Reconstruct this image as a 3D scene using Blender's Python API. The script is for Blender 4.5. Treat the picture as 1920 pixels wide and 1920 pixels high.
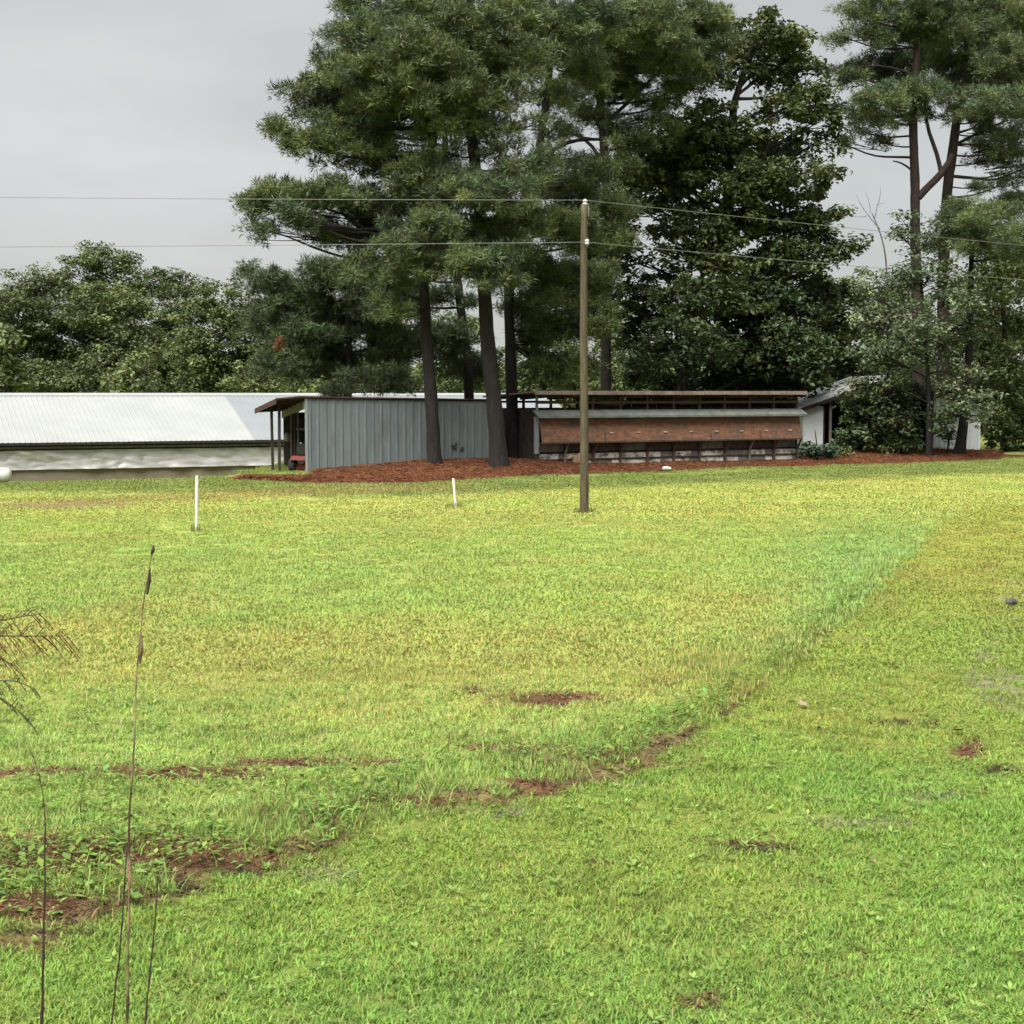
import bpy, math
import numpy as np
from mathutils import Vector, Matrix

for o in list(bpy.data.objects):
    bpy.data.objects.remove(o, do_unlink=True)
SC = bpy.context.scene
COL = SC.collection
R = math.radians
rng = np.random.default_rng(7)

# ------------------------------------------------------------------ camera, sky, sun, exposure
CAM_H = 2.6
F = 2880.0                       # focal length in photograph pixels (photograph 1920 wide)
PITCH = math.atan(220.0 / F)     # looking slightly down: horizon at row 740
cam_d = bpy.data.cameras.new('camera')
cam = bpy.data.objects.new('camera', cam_d)
COL.objects.link(cam)
cam.location = (0, 0, CAM_H)
cam.rotation_euler = (math.pi / 2 - PITCH, 0, 0)
cam_d.sensor_width = 36.0
cam_d.lens = 36.0 * F / 1920.0
cam_d.clip_start = 0.1
cam_d.clip_end = 3000
SC.camera = cam

SUN_EL, SUN_AZ = R(56), R(205)   # azimuth clockwise from +Y; soft light from high, behind and left of the camera
w = bpy.data.worlds.new('World')
SC.world = w
w.use_nodes = True
nt = w.node_tree
nt.nodes.clear()
out = nt.nodes.new('ShaderNodeOutputWorld')
bg = nt.nodes.new('ShaderNodeBackground')
sky = nt.nodes.new('ShaderNodeTexSky')
sky.sky_type = 'NISHITA'
sky.sun_disc = False
sky.sun_elevation = SUN_EL
sky.sun_rotation = SUN_AZ
tc = nt.nodes.new('ShaderNodeTexCoord')
mp = nt.nodes.new('ShaderNodeMapping')
mp.inputs['Scale'].default_value = (1.2, 1.2, 3.4)
nz = nt.nodes.new('ShaderNodeTexNoise')
nz.inputs['Scale'].default_value = 1.6
nz.inputs['Detail'].default_value = 5
nz.inputs['Roughness'].default_value = 0.55
rmp = nt.nodes.new('ShaderNodeValToRGB')          # the even grey of the cloud layer
rmp.color_ramp.elements[0].position = 0.3
rmp.color_ramp.elements[0].color = (0.62, 0.628, 0.612, 1)
rmp.color_ramp.elements[1].position = 0.72
rmp.color_ramp.elements[1].color = (1.03, 1.03, 0.995, 1)
mx = nt.nodes.new('ShaderNodeMix')
mx.data_type = 'RGBA'
mx.inputs[0].default_value = 0.97                 # the cloud layer hides nearly all of the blue
nt.links.new(tc.outputs['Generated'], mp.inputs['Vector'])
nt.links.new(mp.outputs['Vector'], nz.inputs['Vector'])
nt.links.new(nz.outputs['Fac'], rmp.inputs['Fac'])
nt.links.new(sky.outputs['Color'], mx.inputs['A'])
nt.links.new(rmp.outputs['Color'], mx.inputs['B'])
nt.links.new(mx.outputs['Result'], bg.inputs['Color'])
bg.inputs['Strength'].default_value = 0.1
nt.links.new(bg.outputs['Background'], out.inputs['Surface'])

sun_d = bpy.data.lights.new('sun', 'SUN')
sun_d.energy = 1.5
sun_d.angle = R(50)
sun_d.color = (1.0, 0.975, 0.93)
sun = bpy.data.objects.new('sun', sun_d)
COL.objects.link(sun)
sun.rotation_euler = (math.pi / 2 - SUN_EL, 0, math.pi - SUN_AZ)

SC.view_settings.view_transform = 'Standard'
SC.view_settings.look = 'None'
SC.view_settings.gamma = 1.0
SC.view_settings.use_curve_mapping = False
SC.view_settings.exposure = 2.68
SC.render.engine = 'CYCLES'
SC.cycles.max_bounces = 3
SC.cycles.diffuse_bounces = 2
SC.cycles.glossy_bounces = 2
SC.cycles.transmission_bounces = 2
SC.cycles.use_denoising = True
SC.cycles.use_adaptive_sampling = True
SC.cycles.adaptive_threshold = 0.04

# ------------------------------------------------------------------ projection helpers
_s, _c = math.sin(PITCH), math.cos(PITCH)

def ray(px, py):
    u = (px - 960.0) / F
    v = -(py - 960.0) / F
    d = np.array([u, _c + v * _s, -_s + v * _c])
    return d / d[1]

def P(px, py, d):                 # point seen at a photograph pixel, d metres ahead
    r = ray(px, py)
    return np.array([0, 0, CAM_H]) + r * d

def project(x, y, z):
    dz = z - CAM_H
    f = y * _c - dz * _s
    up = y * _s + dz * _c
    f = np.maximum(f, 0.5)
    return 960 + F * x / f, 960 - F * up / f

def smooth(a, b, t):
    t = np.clip((t - a) / (b - a), 0, 1)
    return t * t * (3 - 2 * t)

def _hash(ix, iy, seed):
    n = (ix.astype(np.int64) * 374761393 + iy.astype(np.int64) * 668265263 + seed * 1274126177) & 0x7fffffff
    n = ((n ^ (n >> 13)) * 1274126177) & 0x7fffffff
    return ((n ^ (n >> 16)) & 0xffff) / 65535.0

def vnoise(x, y, seed=0):
    x = np.asarray(x, float); y = np.asarray(y, float)
    ix, iy = np.floor(x), np.floor(y)
    fx, fy = x - ix, y - iy
    fx = fx * fx * (3 - 2 * fx); fy = fy * fy * (3 - 2 * fy)
    a = _hash(ix, iy, seed); b = _hash(ix + 1, iy, seed)
    c = _hash(ix, iy + 1, seed); d = _hash(ix + 1, iy + 1, seed)
    return (a * (1 - fx) + b * fx) * (1 - fy) + (c * (1 - fx) + d * fx) * fy

def fbm(x, y, seed=0, octv=4):
    s, a, t = 0, 0.5, 0
    for k in range(octv):
        s = s + a * vnoise(x * 2 ** k, y * 2 ** k, seed + k * 17)
        t += a; a *= 0.5
    return s / t

# ------------------------------------------------------------------ terrain
HX, HY = -21.8, 65.5              # the long poultry house: a point of its front wall
HYAW = R(25)
HN = (math.sin(HYAW), -math.cos(HYAW))
BX = np.array([-400, 0, 150, 330, 540, 700, 1000, 1200, 1330, 1450, 1540, 1640, 1720, 1790, 1850, 2000])
BY = np.array([1800, 1760, 1742, 1690, 1625, 1560, 1508, 1440, 1365, 1280, 1190, 1100, 1020, 960, 915, 860])

def terr0(x, y):
    q = (x - HX) * HN[0] + (y - HY) * HN[1]
    h = -1.15 * (1 - smooth(0.5, 24, q))
    h = h * (1 - smooth(-10.6, -8.2, x))
    return h

def edge_gap(x, y):
    """metres beyond the border between mown lawn (near) and field (far), along the line of sight"""
    yy = np.maximum(y, 3.0)
    px, py = project(x, yy, 0.0)
    pb = np.interp(px, BX, BY)
    db = CAM_H * F / np.maximum(pb - 740, 60)
    return yy - db + (fbm(x * 2.2, y * 2.2, 5) - 0.5) * 0.5

MOUNDS = [(-2.6, 50.9, 3.2, 1.4, 0.27), (-0.2, 52.2, 2.6, 1.6, 0.22), (4.0, 53.6, 5, 1.2, 0.08), (17, 64.5, 6, 2.2, 0.22), (12.8, 61.5, 3, 1.5, 0.2)]

def terr(x, y):
    h = terr0(x, y)
    for mx_, my_, ax, ay, am in MOUNDS:
        h = h + am * np.exp(-((x - mx_) / ax) ** 2 - ((y - my_) / ay) ** 2)
    g = edge_gap(x, y)
    near = 1 - smooth(18, 30, y)
    lip = 0.045 * smooth(-0.05, 0.25, g) * (1 - smooth(1.2, 4.0, g) * 0.5)
    h = h + lip * near
    h = h + (fbm(x * 0.35, y * 0.35, 9) - 0.5) * 0.10 * smooth(4, 12, y) * (1 - smooth(300, 500, y))
    h = h + (fbm(x * 1.7, y * 1.7, 21) - 0.5) * 0.035 * near
    return h

def T(x, y):
    return float(terr(np.array([x], float), np.array([y], float))[0])

def GP(px, py):                   # where a photograph pixel meets the ground
    r = ray(px, py)
    d = np.linspace(4, 140, 6000)
    z = CAM_H + r[2] * d
    h = terr0(r[0] * d, d)
    k = np.argmax(z < h)
    return np.array([r[0] * d[k], d[k], h[k]])

# ------------------------------------------------------------------ materials
def new_mat(name):
    m = bpy.data.materials.new(name)
    m.use_nodes = True
    n = m.node_tree
    n.nodes.clear()
    o = n.nodes.new('ShaderNodeOutputMaterial')
    return m, n, o

def pmat(name, c1, c2, scale=6.0, stretch=(1, 1, 1), rough=0.7, bump=0.2, detail=6, metal=0.0, spot=None, rot=0.0, spec=0.4, contrast=(0.3, 0.7)):
    m, n, o = new_mat(name)
    b = n.nodes.new('ShaderNodeBsdfPrincipled')
    g = n.nodes.new('ShaderNodeNewGeometry')
    mpg = n.nodes.new('ShaderNodeMapping')
    mpg.inputs['Rotation'].default_value = (0, 0, rot)
    mpg.inputs['Scale'].default_value = stretch
    t = n.nodes.new('ShaderNodeTexNoise')
    t.inputs['Scale'].default_value = scale
    t.inputs['Detail'].default_value = detail
    t.inputs['Roughness'].default_value = 0.62
    rp = n.nodes.new('ShaderNodeValToRGB')
    rp.color_ramp.elements[0].position, rp.color_ramp.elements[1].position = contrast
    rp.color_ramp.elements[0].color = (*c1, 1)
    rp.color_ramp.elements[1].color = (*c2, 1)
    n.links.new(g.outputs['Position'], mpg.inputs['Vector'])
    n.links.new(mpg.outputs['Vector'], t.inputs['Vector'])
    n.links.new(t.outputs['Fac'], rp.inputs['Fac'])
    col = rp.outputs['Color']
    if spot:                      # stains or bare patches with a shape of their own: (colour, scale, low, high)
        t2 = n.nodes.new('ShaderNodeTexNoise')
        t2.inputs['Scale'].default_value = spot[1]
        t2.inputs['Detail'].default_value = 5
        r2 = n.nodes.new('ShaderNodeValToRGB')
        r2.color_ramp.elements[0].position = spot[2]
        r2.color_ramp.elements[1].position = spot[3]
        mm = n.nodes.new('ShaderNodeMix')
        mm.data_type = 'RGBA'
        mm.inputs['B'].default_value = (*spot[0], 1)
        n.links.new(mpg.outputs['Vector'], t2.inputs['Vector'])
        n.links.new(t2.outputs['Fac'], r2.inputs['Fac'])
        n.links.new(r2.outputs['Color'], mm.inputs[0])
        n.links.new(col, mm.inputs['A'])
        col = mm.outputs['Result']
    n.links.new(col, b.inputs['Base Color'])
    b.inputs['Roughness'].default_value = rough
    b.inputs['Metallic'].default_value = metal
    b.inputs['Specular IOR Level'].default_value = spec
    if bump:
        bp = n.nodes.new('ShaderNodeBump')
        bp.inputs['Strength'].default_value = bump
        bp.inputs['Distance'].default_value = 0.03
        n.links.new(t.outputs['Fac'], bp.inputs['Height'])
        n.links.new(bp.outputs['Normal'], b.inputs['Normal'])
    n.links.new(b.outputs['BSDF'], o.inputs['Surface'])
    return m

def leafmat(name, trans=0.3, rough=0.5, gloss=0.04, instanced=False):
    m, n, o = new_mat(name)
    a = n.nodes.new('ShaderNodeAttribute')
    a.attribute_name = 'Col'
    colr = a.outputs['Color']
    if instanced:                 # tint of the spot from the instance, variation from the blade itself
        a.attribute_type = 'INSTANCER'
        a2 = n.nodes.new('ShaderNodeAttribute')
        a2.attribute_name = 'Bl'
        mm = n.nodes.new('ShaderNodeMix')
        mm.data_type = 'RGBA'
        mm.blend_type = 'MULTIPLY'
        mm.inputs[0].default_value = 1.0
        n.links.new(colr, mm.inputs['A'])
        n.links.new(a2.outputs['Color'], mm.inputs['B'])
        colr = mm.outputs['Result']
    b = n.nodes.new('ShaderNodeBsdfDiffuse')
    t = n.nodes.new('ShaderNodeBsdfTranslucent')
    mxs = n.nodes.new('ShaderNodeMixShader')
    mxs.inputs[0].default_value = trans
    n.links.new(colr, b.inputs['Color'])
    n.links.new(colr, t.inputs['Color'])
    n.links.new(b.outputs['BSDF'], mxs.inputs[1])
    n.links.new(t.outputs['BSDF'], mxs.inputs[2])
    sh = mxs.outputs['Shader']
    if gloss:
        gl = n.nodes.new('ShaderNodeBsdfGlossy')
        gl.inputs['Roughness'].default_value = rough
        m2 = n.nodes.new('ShaderNodeMixShader')
        m2.inputs[0].default_value = gloss
        n.links.new(sh, m2.inputs[1])
        n.links.new(gl.outputs['BSDF'], m2.inputs[2])
        sh = m2.outputs['Shader']
    n.links.new(sh, o.inputs['Surface'])
    return m

M = {}
M['needle'] = leafmat('needle', 0.2, 0.5, 0.03)
M['leaf'] = leafmat('leaf', 0.25, 0.45, 0.022)
M['grass'] = leafmat('grass', 0.35, 0.6, 0.0)
M['turf'] = leafmat('turf', 0.35, 0.6, 0.0, True)
M['bark'] = pmat('bark', (0.003, 0.0025, 0.002), (0.021, 0.0155, 0.0125), 5, (2.2, 2.2, 0.55), 0.9, 0.9, 8)
M['bark_pale'] = pmat('bark_pale', (0.04, 0.033, 0.027), (0.10, 0.088, 0.075), 9, (2, 2, 0.5), 0.9, 0.6)
M['bark_red'] = pmat('bark_red', (0.006, 0.0038, 0.003), (0.034, 0.018, 0.013), 5, (2.2, 2.2, 0.55), 0.9, 0.9, 8)
M['galv'] = pmat('galv', (0.262, 0.272, 0.262), (0.305, 0.315, 0.302), 0.6, (1, 1, 1), 0.42, 0.02, 4, spec=0.5)
M['galv_blue'] = pmat('galv_blue', (0.185, 0.200, 0.208), (0.215, 0.230, 0.239), 0.6, (1, 1, 1), 0.42, 0.02, 4, spec=0.5)
M['shed_metal'] = pmat('shed_metal', (0.073, 0.090, 0.093), (0.129, 0.150, 0.150), 1.6, (2.5, 2.5, 0.4), 0.5, 0.05, 6, spot=((0.055, 0.05, 0.042), 1.6, 0.56, 0.78))
M['trim_metal'] = pmat('trim_metal', (0.138, 0.155, 0.155), (0.198, 0.215, 0.215), 4, (1, 1, .4), 0.5, 0.05)
M['rust_roof'] = pmat('rust_roof', (0.022, 0.010, 0.008), (0.065, 0.03, 0.022), 5, (1, 1, 1), 0.85, 0.3)
M['dark_wood'] = pmat('dark_wood', (0.018, 0.014, 0.011), (0.05, 0.038, 0.03), 5, (1, 1, .5), 0.9, 0.4)
M['brown_wood'] = pmat('brown_wood', (0.035, 0.022, 0.015), (0.095, 0.06, 0.042), 6, (1, 1, 1), 0.85, 0.4)
M['grey_wood'] = pmat('grey_wood', (0.075, 0.068, 0.055), (0.17, 0.155, 0.13), 5, (1, 1, .6), 0.85, 0.35)
M['beige_wood'] = pmat('beige_wood', (0.13, 0.115, 0.085), (0.21, 0.19, 0.145), 5, (1, 1, .6), 0.85, 0.2)
M['osb'] = pmat('osb', (0.072, 0.034, 0.020), (0.235, 0.108, 0.056), 4.5, (1, 1, 2.2), 0.75, 0.35, 8, spot=((0.075, 0.052, 0.04), 1.1, 0.46, 0.68))
M['peeling'] = pmat('peeling', (0.12, 0.105, 0.085), (0.52, 0.49, 0.42), 2.6, (1, 1, 1.6), 0.8, 0.3, 7, contrast=(0.40, 0.54))
M['awning'] = pmat('awning', (0.075, 0.085, 0.075), (0.15, 0.16, 0.145), 3, (1, 1, 1), 0.6, 0.1)
M['roof_edge'] = pmat('roof_edge', (0.10, 0.068, 0.054), (0.24, 0.19, 0.165), 2.5, (1, 1, 1), 0.8, 0.2)
M['curtain'] = pmat('curtain', (0.235, 0.232, 0.222), (0.40, 0.395, 0.38), 1.2, (1, 1, 3), 0.35, 0.25, 6, spec=0.6)
M['stem_wall'] = pmat('stem_wall', (0.14, 0.115, 0.085), (0.215, 0.18, 0.135), 1.4, (1, 1, 3), 0.9, 0.2)
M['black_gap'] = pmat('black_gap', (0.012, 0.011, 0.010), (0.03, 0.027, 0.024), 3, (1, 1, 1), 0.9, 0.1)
M['pole_wood'] = pmat('pole_wood', (0.030, 0.024, 0.012), (0.105, 0.084, 0.046), 9, (3, 3, .25), 0.85, 0.5, 8)
M['wire'] = pmat('wire', (0.12, 0.125, 0.115), (0.18, 0.185, 0.175), 3, (1, 1, 1), 0.5, 0)
M['porcelain'] = pmat('porcelain', (0.36, 0.36, 0.32), (0.46, 0.46, 0.42), 8, (1, 1, 1), 0.25, 0)
M['pvc'] = pmat('pvc', (0.52, 0.51, 0.44), (0.66, 0.65, 0.57), 6, (1, 1, .3), 0.4, 0.05, spot=((0.4, 0.36, 0.26), 9, 0.62, 0.8))
M['white_paint'] = pmat('white_paint', (0.52, 0.565, 0.55), (0.60, 0.64, 0.62), 1.5, (1, 1, .4), 0.6, 0.08, spot=((0.36, 0.41, 0.37), 1.7, 0.6, 0.85))
M['white_roof'] = pmat('white_roof', (0.46, 0.47, 0.455), (0.56, 0.57, 0.55), .8, (1, 1, 1), 0.45, 0.03)
M['handle_tan'] = pmat('handle_tan', (0.26, 0.21, 0.16), (0.40, 0.35, 0.28), 9, rough=.8, bump=.1)
M['tank_white'] = pmat('tank_white', (0.42, 0.42, 0.38), (0.5, 0.5, 0.45), 3, (1, 1, 1), 0.35, 0.02)
M['mower_red'] = pmat('mower_red', (0.10, 0.006, 0.004), (0.15, 0.011, 0.007), 4, (1, 1, 1), 0.65, 0.03)
M['rubber'] = pmat('rubber', (0.012, 0.012, 0.012), (0.026, 0.025, 0.024), 12, (1, 1, 1), 0.85, 0.3)
M['black_plastic'] = pmat('black_plastic', (0.015, 0.015, 0.015), (0.03, 0.03, 0.03), 8, (1, 1, 1), 0.5, 0.1)
M['cardboard'] = pmat('cardboard', (0.17, 0.12, 0.07), (0.26, 0.19, 0.115), 6, (1, 1, 1), 0.85, 0.1)
M['litter_white'] = pmat('litter_white', (0.42, 0.42, 0.4), (0.55, 0.55, 0.52), 8, (1, 1, 1), 0.6, 0.1)
M['dirt_ground'] = None
M['stalk_dark'] = pmat('stalk_dark', (0.014, 0.008, 0.005), (0.05, 0.03, 0.018), 40, (1, 1, .3), 0.8, 0.3)
M['stalk_tan'] = pmat('stalk_tan', (0.05, 0.028, 0.014), (0.30, 0.21, 0.115), 14, (1, 1, .55), 0.8, 0.3, contrast=(0.4, 0.62))
M['stone'] = pmat('stone', (0.05, 0.046, 0.042), (0.10, 0.094, 0.086), 10, (1, 1, 1), 0.85, 0.3)

def ground_mat():
    m, n, o = new_mat('ground')
    a = n.nodes.new('ShaderNodeAttribute'); a.attribute_name = 'Col'
    g = n.nodes.new('ShaderNodeNewGeometry')
    t = n.nodes.new('ShaderNodeTexNoise'); t.inputs['Scale'].default_value = 14; t.inputs['Detail'].default_value = 8
    t2 = n.nodes.new('ShaderNodeTexNoise'); t2.inputs['Scale'].default_value = 2.3; t2.inputs['Detail'].default_value = 6
    r1 = n.nodes.new('ShaderNodeMapRange'); r1.inputs['To Min'].default_value = 0.55; r1.inputs['To Max'].default_value = 1.4
    r2 = n.nodes.new('ShaderNodeMapRange'); r2.inputs['To Min'].default_value = 0.8; r2.inputs['To Max'].default_value = 1.2
    mu = n.nodes.new('ShaderNodeMath'); mu.operation = 'MULTIPLY'
    vm = n.nodes.new('ShaderNodeVectorMath'); vm.operation = 'SCALE'
    b = n.nodes.new('ShaderNodeBsdfPrincipled'); b.inputs['Roughness'].default_value = 0.9; b.inputs['Specular IOR Level'].default_value = 0.1
    bp = n.nodes.new('ShaderNodeBump'); bp.inputs['Strength'].default_value = 0.6; bp.inputs['Distance'].default_value = 0.04
    n.links.new(g.outputs['Position'], t.inputs['Vector']); n.links.new(g.outputs['Position'], t2.inputs['Vector'])
    n.links.new(t.outputs['Fac'], r1.inputs['Value']); n.links.new(t2.outputs['Fac'], r2.inputs['Value'])
    n.links.new(r1.outputs['Result'], mu.inputs[0]); n.links.new(r2.outputs['Result'], mu.inputs[1])
    n.links.new(a.outputs['Color'], vm.inputs[0]); n.links.new(mu.outputs['Value'], vm.inputs['Scale'])
    n.links.new(vm.outputs['Vector'], b.inputs['Base Color'])
    n.links.new(t.outputs['Fac'], bp.inputs['Height']); n.links.new(bp.outputs['Normal'], b.inputs['Normal'])
    n.links.new(b.outputs['BSDF'], o.inputs['Surface'])
    return m
M['ground'] = ground_mat()

# ------------------------------------------------------------------ object helpers
def tag(o, label=None, cat=None, group=None, kind=None):
    if label: o['label'] = label
    if cat: o['category'] = cat
    if group: o['group'] = group
    if kind: o['kind'] = kind
    return o

def empty(name, loc, rz=0.0, label=None, cat=None, group=None):
    e = bpy.data.objects.new(name, None)
    e.empty_display_size = 0.3
    COL.objects.link(e)
    e.location = tuple(float(v) for v in loc)
    e.rotation_euler = (0, 0, rz)
    return tag(e, label, cat, group)

def link(name, me, mat, parent=None):
    o = bpy.data.objects.new(name, me)
    COL.objects.link(o)
    if mat is not None and not me.materials:
        me.materials.append(M[mat] if isinstance(mat, str) else mat)
    if parent is not None:
        o.parent = parent
    return o

def np_mesh(name, V, faces, col=None, smoothf=False):
    """faces: list of int arrays (m,k)"""
    me = bpy.data.meshes.new(name)
    V = np.ascontiguousarray(V, np.float32)
    me.vertices.add(len(V))
    me.vertices.foreach_set('co', V.ravel())
    tot = sum(f.size for f in faces)
    nf = sum(len(f) for f in faces)
    me.loops.add(tot)
    me.polygons.add(nf)
    li = np.concatenate([np.ascontiguousarray(f, np.int32).ravel() for f in faces])
    lt = np.concatenate([np.full(len(f), f.shape[1], np.int32) for f in faces])
    ls = np.concatenate([[0], np.cumsum(lt)[:-1]]).astype(np.int32)
    me.loops.foreach_set('vertex_index', li)
    me.polygons.foreach_set('loop_start', ls)
    me.polygons.foreach_set('loop_total', lt)
    if smoothf:
        me.polygons.foreach_set('use_smooth', np.ones(nf, bool))
    me.update(calc_edges=True)
    if col is not None:
        at = me.attributes.new('Col', 'FLOAT_COLOR', 'POINT')
        c4 = np.ones((len(V), 4), np.float32)
        c4[:, :3] = col
        at.data.foreach_set('color', c4.ravel())
    me.validate()
    return me

class MB:
    def __init__(s):
        s.v = []; s.f = []
    def add(s, V, Fc):
        k = len(s.v)
        s.v += [tuple(map(float, p)) for p in V]
        s.f += [tuple(i + k for i in f) for f in Fc]
        return s
    def box(s, x0, x1, y0, y1, z0, z1):
        V = [(x0, y0, z0), (x1, y0, z0), (x1, y1, z0), (x0, y1, z0), (x0, y0, z1), (x1, y0, z1), (x1, y1, z1), (x0, y1, z1)]
        return s.hexa(V)
    def hexa(s, V):
        return s.add(V, [(0, 3, 2, 1), (4, 5, 6, 7), (0, 1, 5, 4), (1, 2, 6, 5), (2, 3, 7, 6), (3, 0, 4, 7)])
    def bar(s, a, b, wx, wy):
        """rectangular bar from a to b"""
        a = np.array(a, float); b = np.array(b, float)
        t = (b - a) / np.linalg.norm(b - a)
        up = np.array([0, 0, 1.0]) if abs(t[2]) < 0.9 else np.array([0, 1.0, 0])
        n1 = np.cross(t, up); n1 /= np.linalg.norm(n1)
        n2 = np.cross(n1, t)
        V = []
        for p in (a, b):
            for i, j in ((-1, -1), (1, -1), (1, 1), (-1, 1)):
                V.append(p + n1 * i * wx / 2 + n2 * j * wy / 2)
        return s.hexa(V)
    def tube(s, pts, rad, n=8, cap=True):
        V, Fq, Ft = tube_np(np.array(pts, float), np.array(rad, float) if np.ndim(rad) else np.full(len(pts), rad), n)
        k = len(pts)
        fs = [tuple(f) for f in Fq]
        if cap:
            fs.append(tuple(range(n - 1, -1, -1)))
            fs.append(tuple(range((k - 1) * n, k * n)))
        return s.add(V, fs)
    def lathe(s, prof, axis='z', c=(0, 0, 0), n=16):
        V = []; Fc = []
        for r, h in prof:
            for k in range(n):
                a = 2 * math.pi * k / n
                p = (r * math.cos(a), r * math.sin(a), h)
                if axis == 'x': p = (p[2], p[0], p[1])
                if axis == 'y': p = (p[0], p[2], p[1])
                V.append((p[0] + c[0], p[1] + c[1], p[2] + c[2]))
        m = len(prof)
        for i in range(m - 1):
            for k in range(n):
                Fc.append((i * n + k, i * n + (k + 1) % n, (i + 1) * n + (k + 1) % n, (i + 1) * n + k))
        Fc.append(tuple(range(n - 1, -1, -1)))
        Fc.append(tuple(range((m - 1) * n, m * n)))
        return s.add(V, Fc)
    def mesh(s, name):
        me = bpy.data.meshes.new(name)
        me.from_pydata(s.v, [], s.f)
        me.validate()
        return me
    def build(s, name, mat, parent=None, smoothf=False):
        me = s.mesh(name)
        if smoothf:
            me.polygons.foreach_set('use_smooth', np.ones(len(me.polygons), bool))
        return link(name, me, mat, parent)

def tube_np(pts, rad, n=8, jit=0.0, r_=None):
    k = len(pts)
    t = np.gradient(pts, axis=0)
    t /= np.linalg.norm(t, axis=1)[:, None] + 1e-9
    ref = np.array([0.0, 1.0, 0.0]) if abs(t[0][1]) < 0.8 else np.array([1.0, 0, 0])
    n1 = np.cross(t, ref); n1 /= np.linalg.norm(n1, axis=1)[:, None] + 1e-9
    n2 = np.cross(t, n1)
    a = np.linspace(0, 2 * np.pi, n, endpoint=False)
    rr = rad[:, None] * np.ones((1, n))
    if jit:
        rr = rr * (1 + (r_.random((k, n)) - 0.5) * jit)
    V = pts[:, None, :] + rr[..., None] * (np.cos(a)[None, :, None] * n1[:, None, :] + np.sin(a)[None, :, None] * n2[:, None, :])
    V = V.reshape(-1, 3)
    i = np.arange(k - 1)[:, None] * n
    j = np.arange(n)[None, :]
    j2 = (j + 1) % n
    Fq = np.stack([i + j, i + j2, i + n + j2, i + n + j], -1).reshape(-1, 4)
    return V, Fq, None

def join(parts):
    """join (V, F) lists"""
    Vs, Fs, k = [], [], 0
    for V, Fc in parts:
        Vs.append(V); Fs.append(Fc + k); k += len(V)
    return np.concatenate(Vs), np.concatenate(Fs)

# ================================================================== GROUND
# patches read off the photograph and laid on the real ground: (px, py, rx, ry, kind)
PATCH = [(230, 1622, 290, 34, 'red'), (90, 1650, 150, 24, 'red'), (70, 1712, 130, 20, 'red'), (760, 1514, 135, 14, 'red'), (900, 1500, 90, 13, 'brown'), (1150, 1440, 110, 20, 'brown'), (680, 1500, 40, 8, 'brown'),
         (1000, 1478, 75, 15, 'red'), (1060, 1310, 150, 20, 'red'), (1170, 1425, 150, 26, 'brown'), (1000, 1420, 120, 14, 'brown'), (1235, 1290, 60, 9, 'red'), (620, 1440, 160, 11, 'red'),
         (330, 1468, 170, 13, 'red'), (70, 1464, 90, 11, 'red'), (1110, 1432, 130, 18, 'brown'), (1240, 1395, 70, 14, 'brown'),
         (1380, 1295, 60, 10, 'brown'), (1540, 1190, 30, 8, 'brown'), (960, 1405, 120, 9, 'brown'), (40, 1775, 120, 14, 'brown'),
         (330, 1600, 200, 16, 'brown'), (120, 1600, 160, 20, 'brown'), (430, 1635, 100, 14, 'soil'), (880, 1495, 60, 7, 'soil'), (340, 1672, 90, 8, 'soil'), (130, 1752, 130, 7, 'soil'),
         (1410, 1592, 80, 8, 'soil'), (1620, 1548, 110, 10, 'grey'), (1690, 1356, 75, 5, 'soil'), (1745, 1357, 18, 10, 'soil'),
         (1880, 1450, 50, 13, 'soil'), (1815, 1408, 36, 22, 'red'), (1898, 1110, 22, 70, 'grey'), (1868, 1190, 30, 40, 'grey'), (1850, 1250, 40, 60, 'grey'), (1900, 1300, 50, 40, 'grey'), (1740, 1500, 80, 14, 'grey'),
         (1150, 1618, 40, 6, 'soil'), (1320, 1878, 55, 20, 'brown'), (1580, 1832, 28, 20, 'tan'), (1530, 1500, 30, 4, 'soil'),
         (1180, 1468, 70, 10, 'grey'), (590, 1640, 70, 12, 'grey'), (950, 1525, 90, 9, 'grey'),
         (150, 946, 180, 9, 'brown'), (70, 953, 100, 6, 'brown'), (845, 951, 24, 5, 'soil'), (915, 964, 10, 3, 'soil'), (1092, 963, 40, 4, 'soil'),
         (1130, 1010, 20, 4, 'brown'), (1700, 1080, 70, 20, 'tan'), (1650, 1130, 70, 20, 'tan'), (1870, 1080, 40, 40, 'tan')]
PCOL = {'red': (0.115, 0.055, 0.034), 'brown': (0.15, 0.10, 0.05), 'soil': (0.045, 0.035, 0.024), 'grey': (0.19, 0.18, 0.14), 'tan': (0.21, 0.155, 0.062)}

STRAW_T = [(430, 896), (520, 900), (600, 904), (760, 904), (900, 897), (1100, 888), (1300, 881), (1500, 873), (1700, 866), (1860, 861), (1960, 860)]

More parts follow.
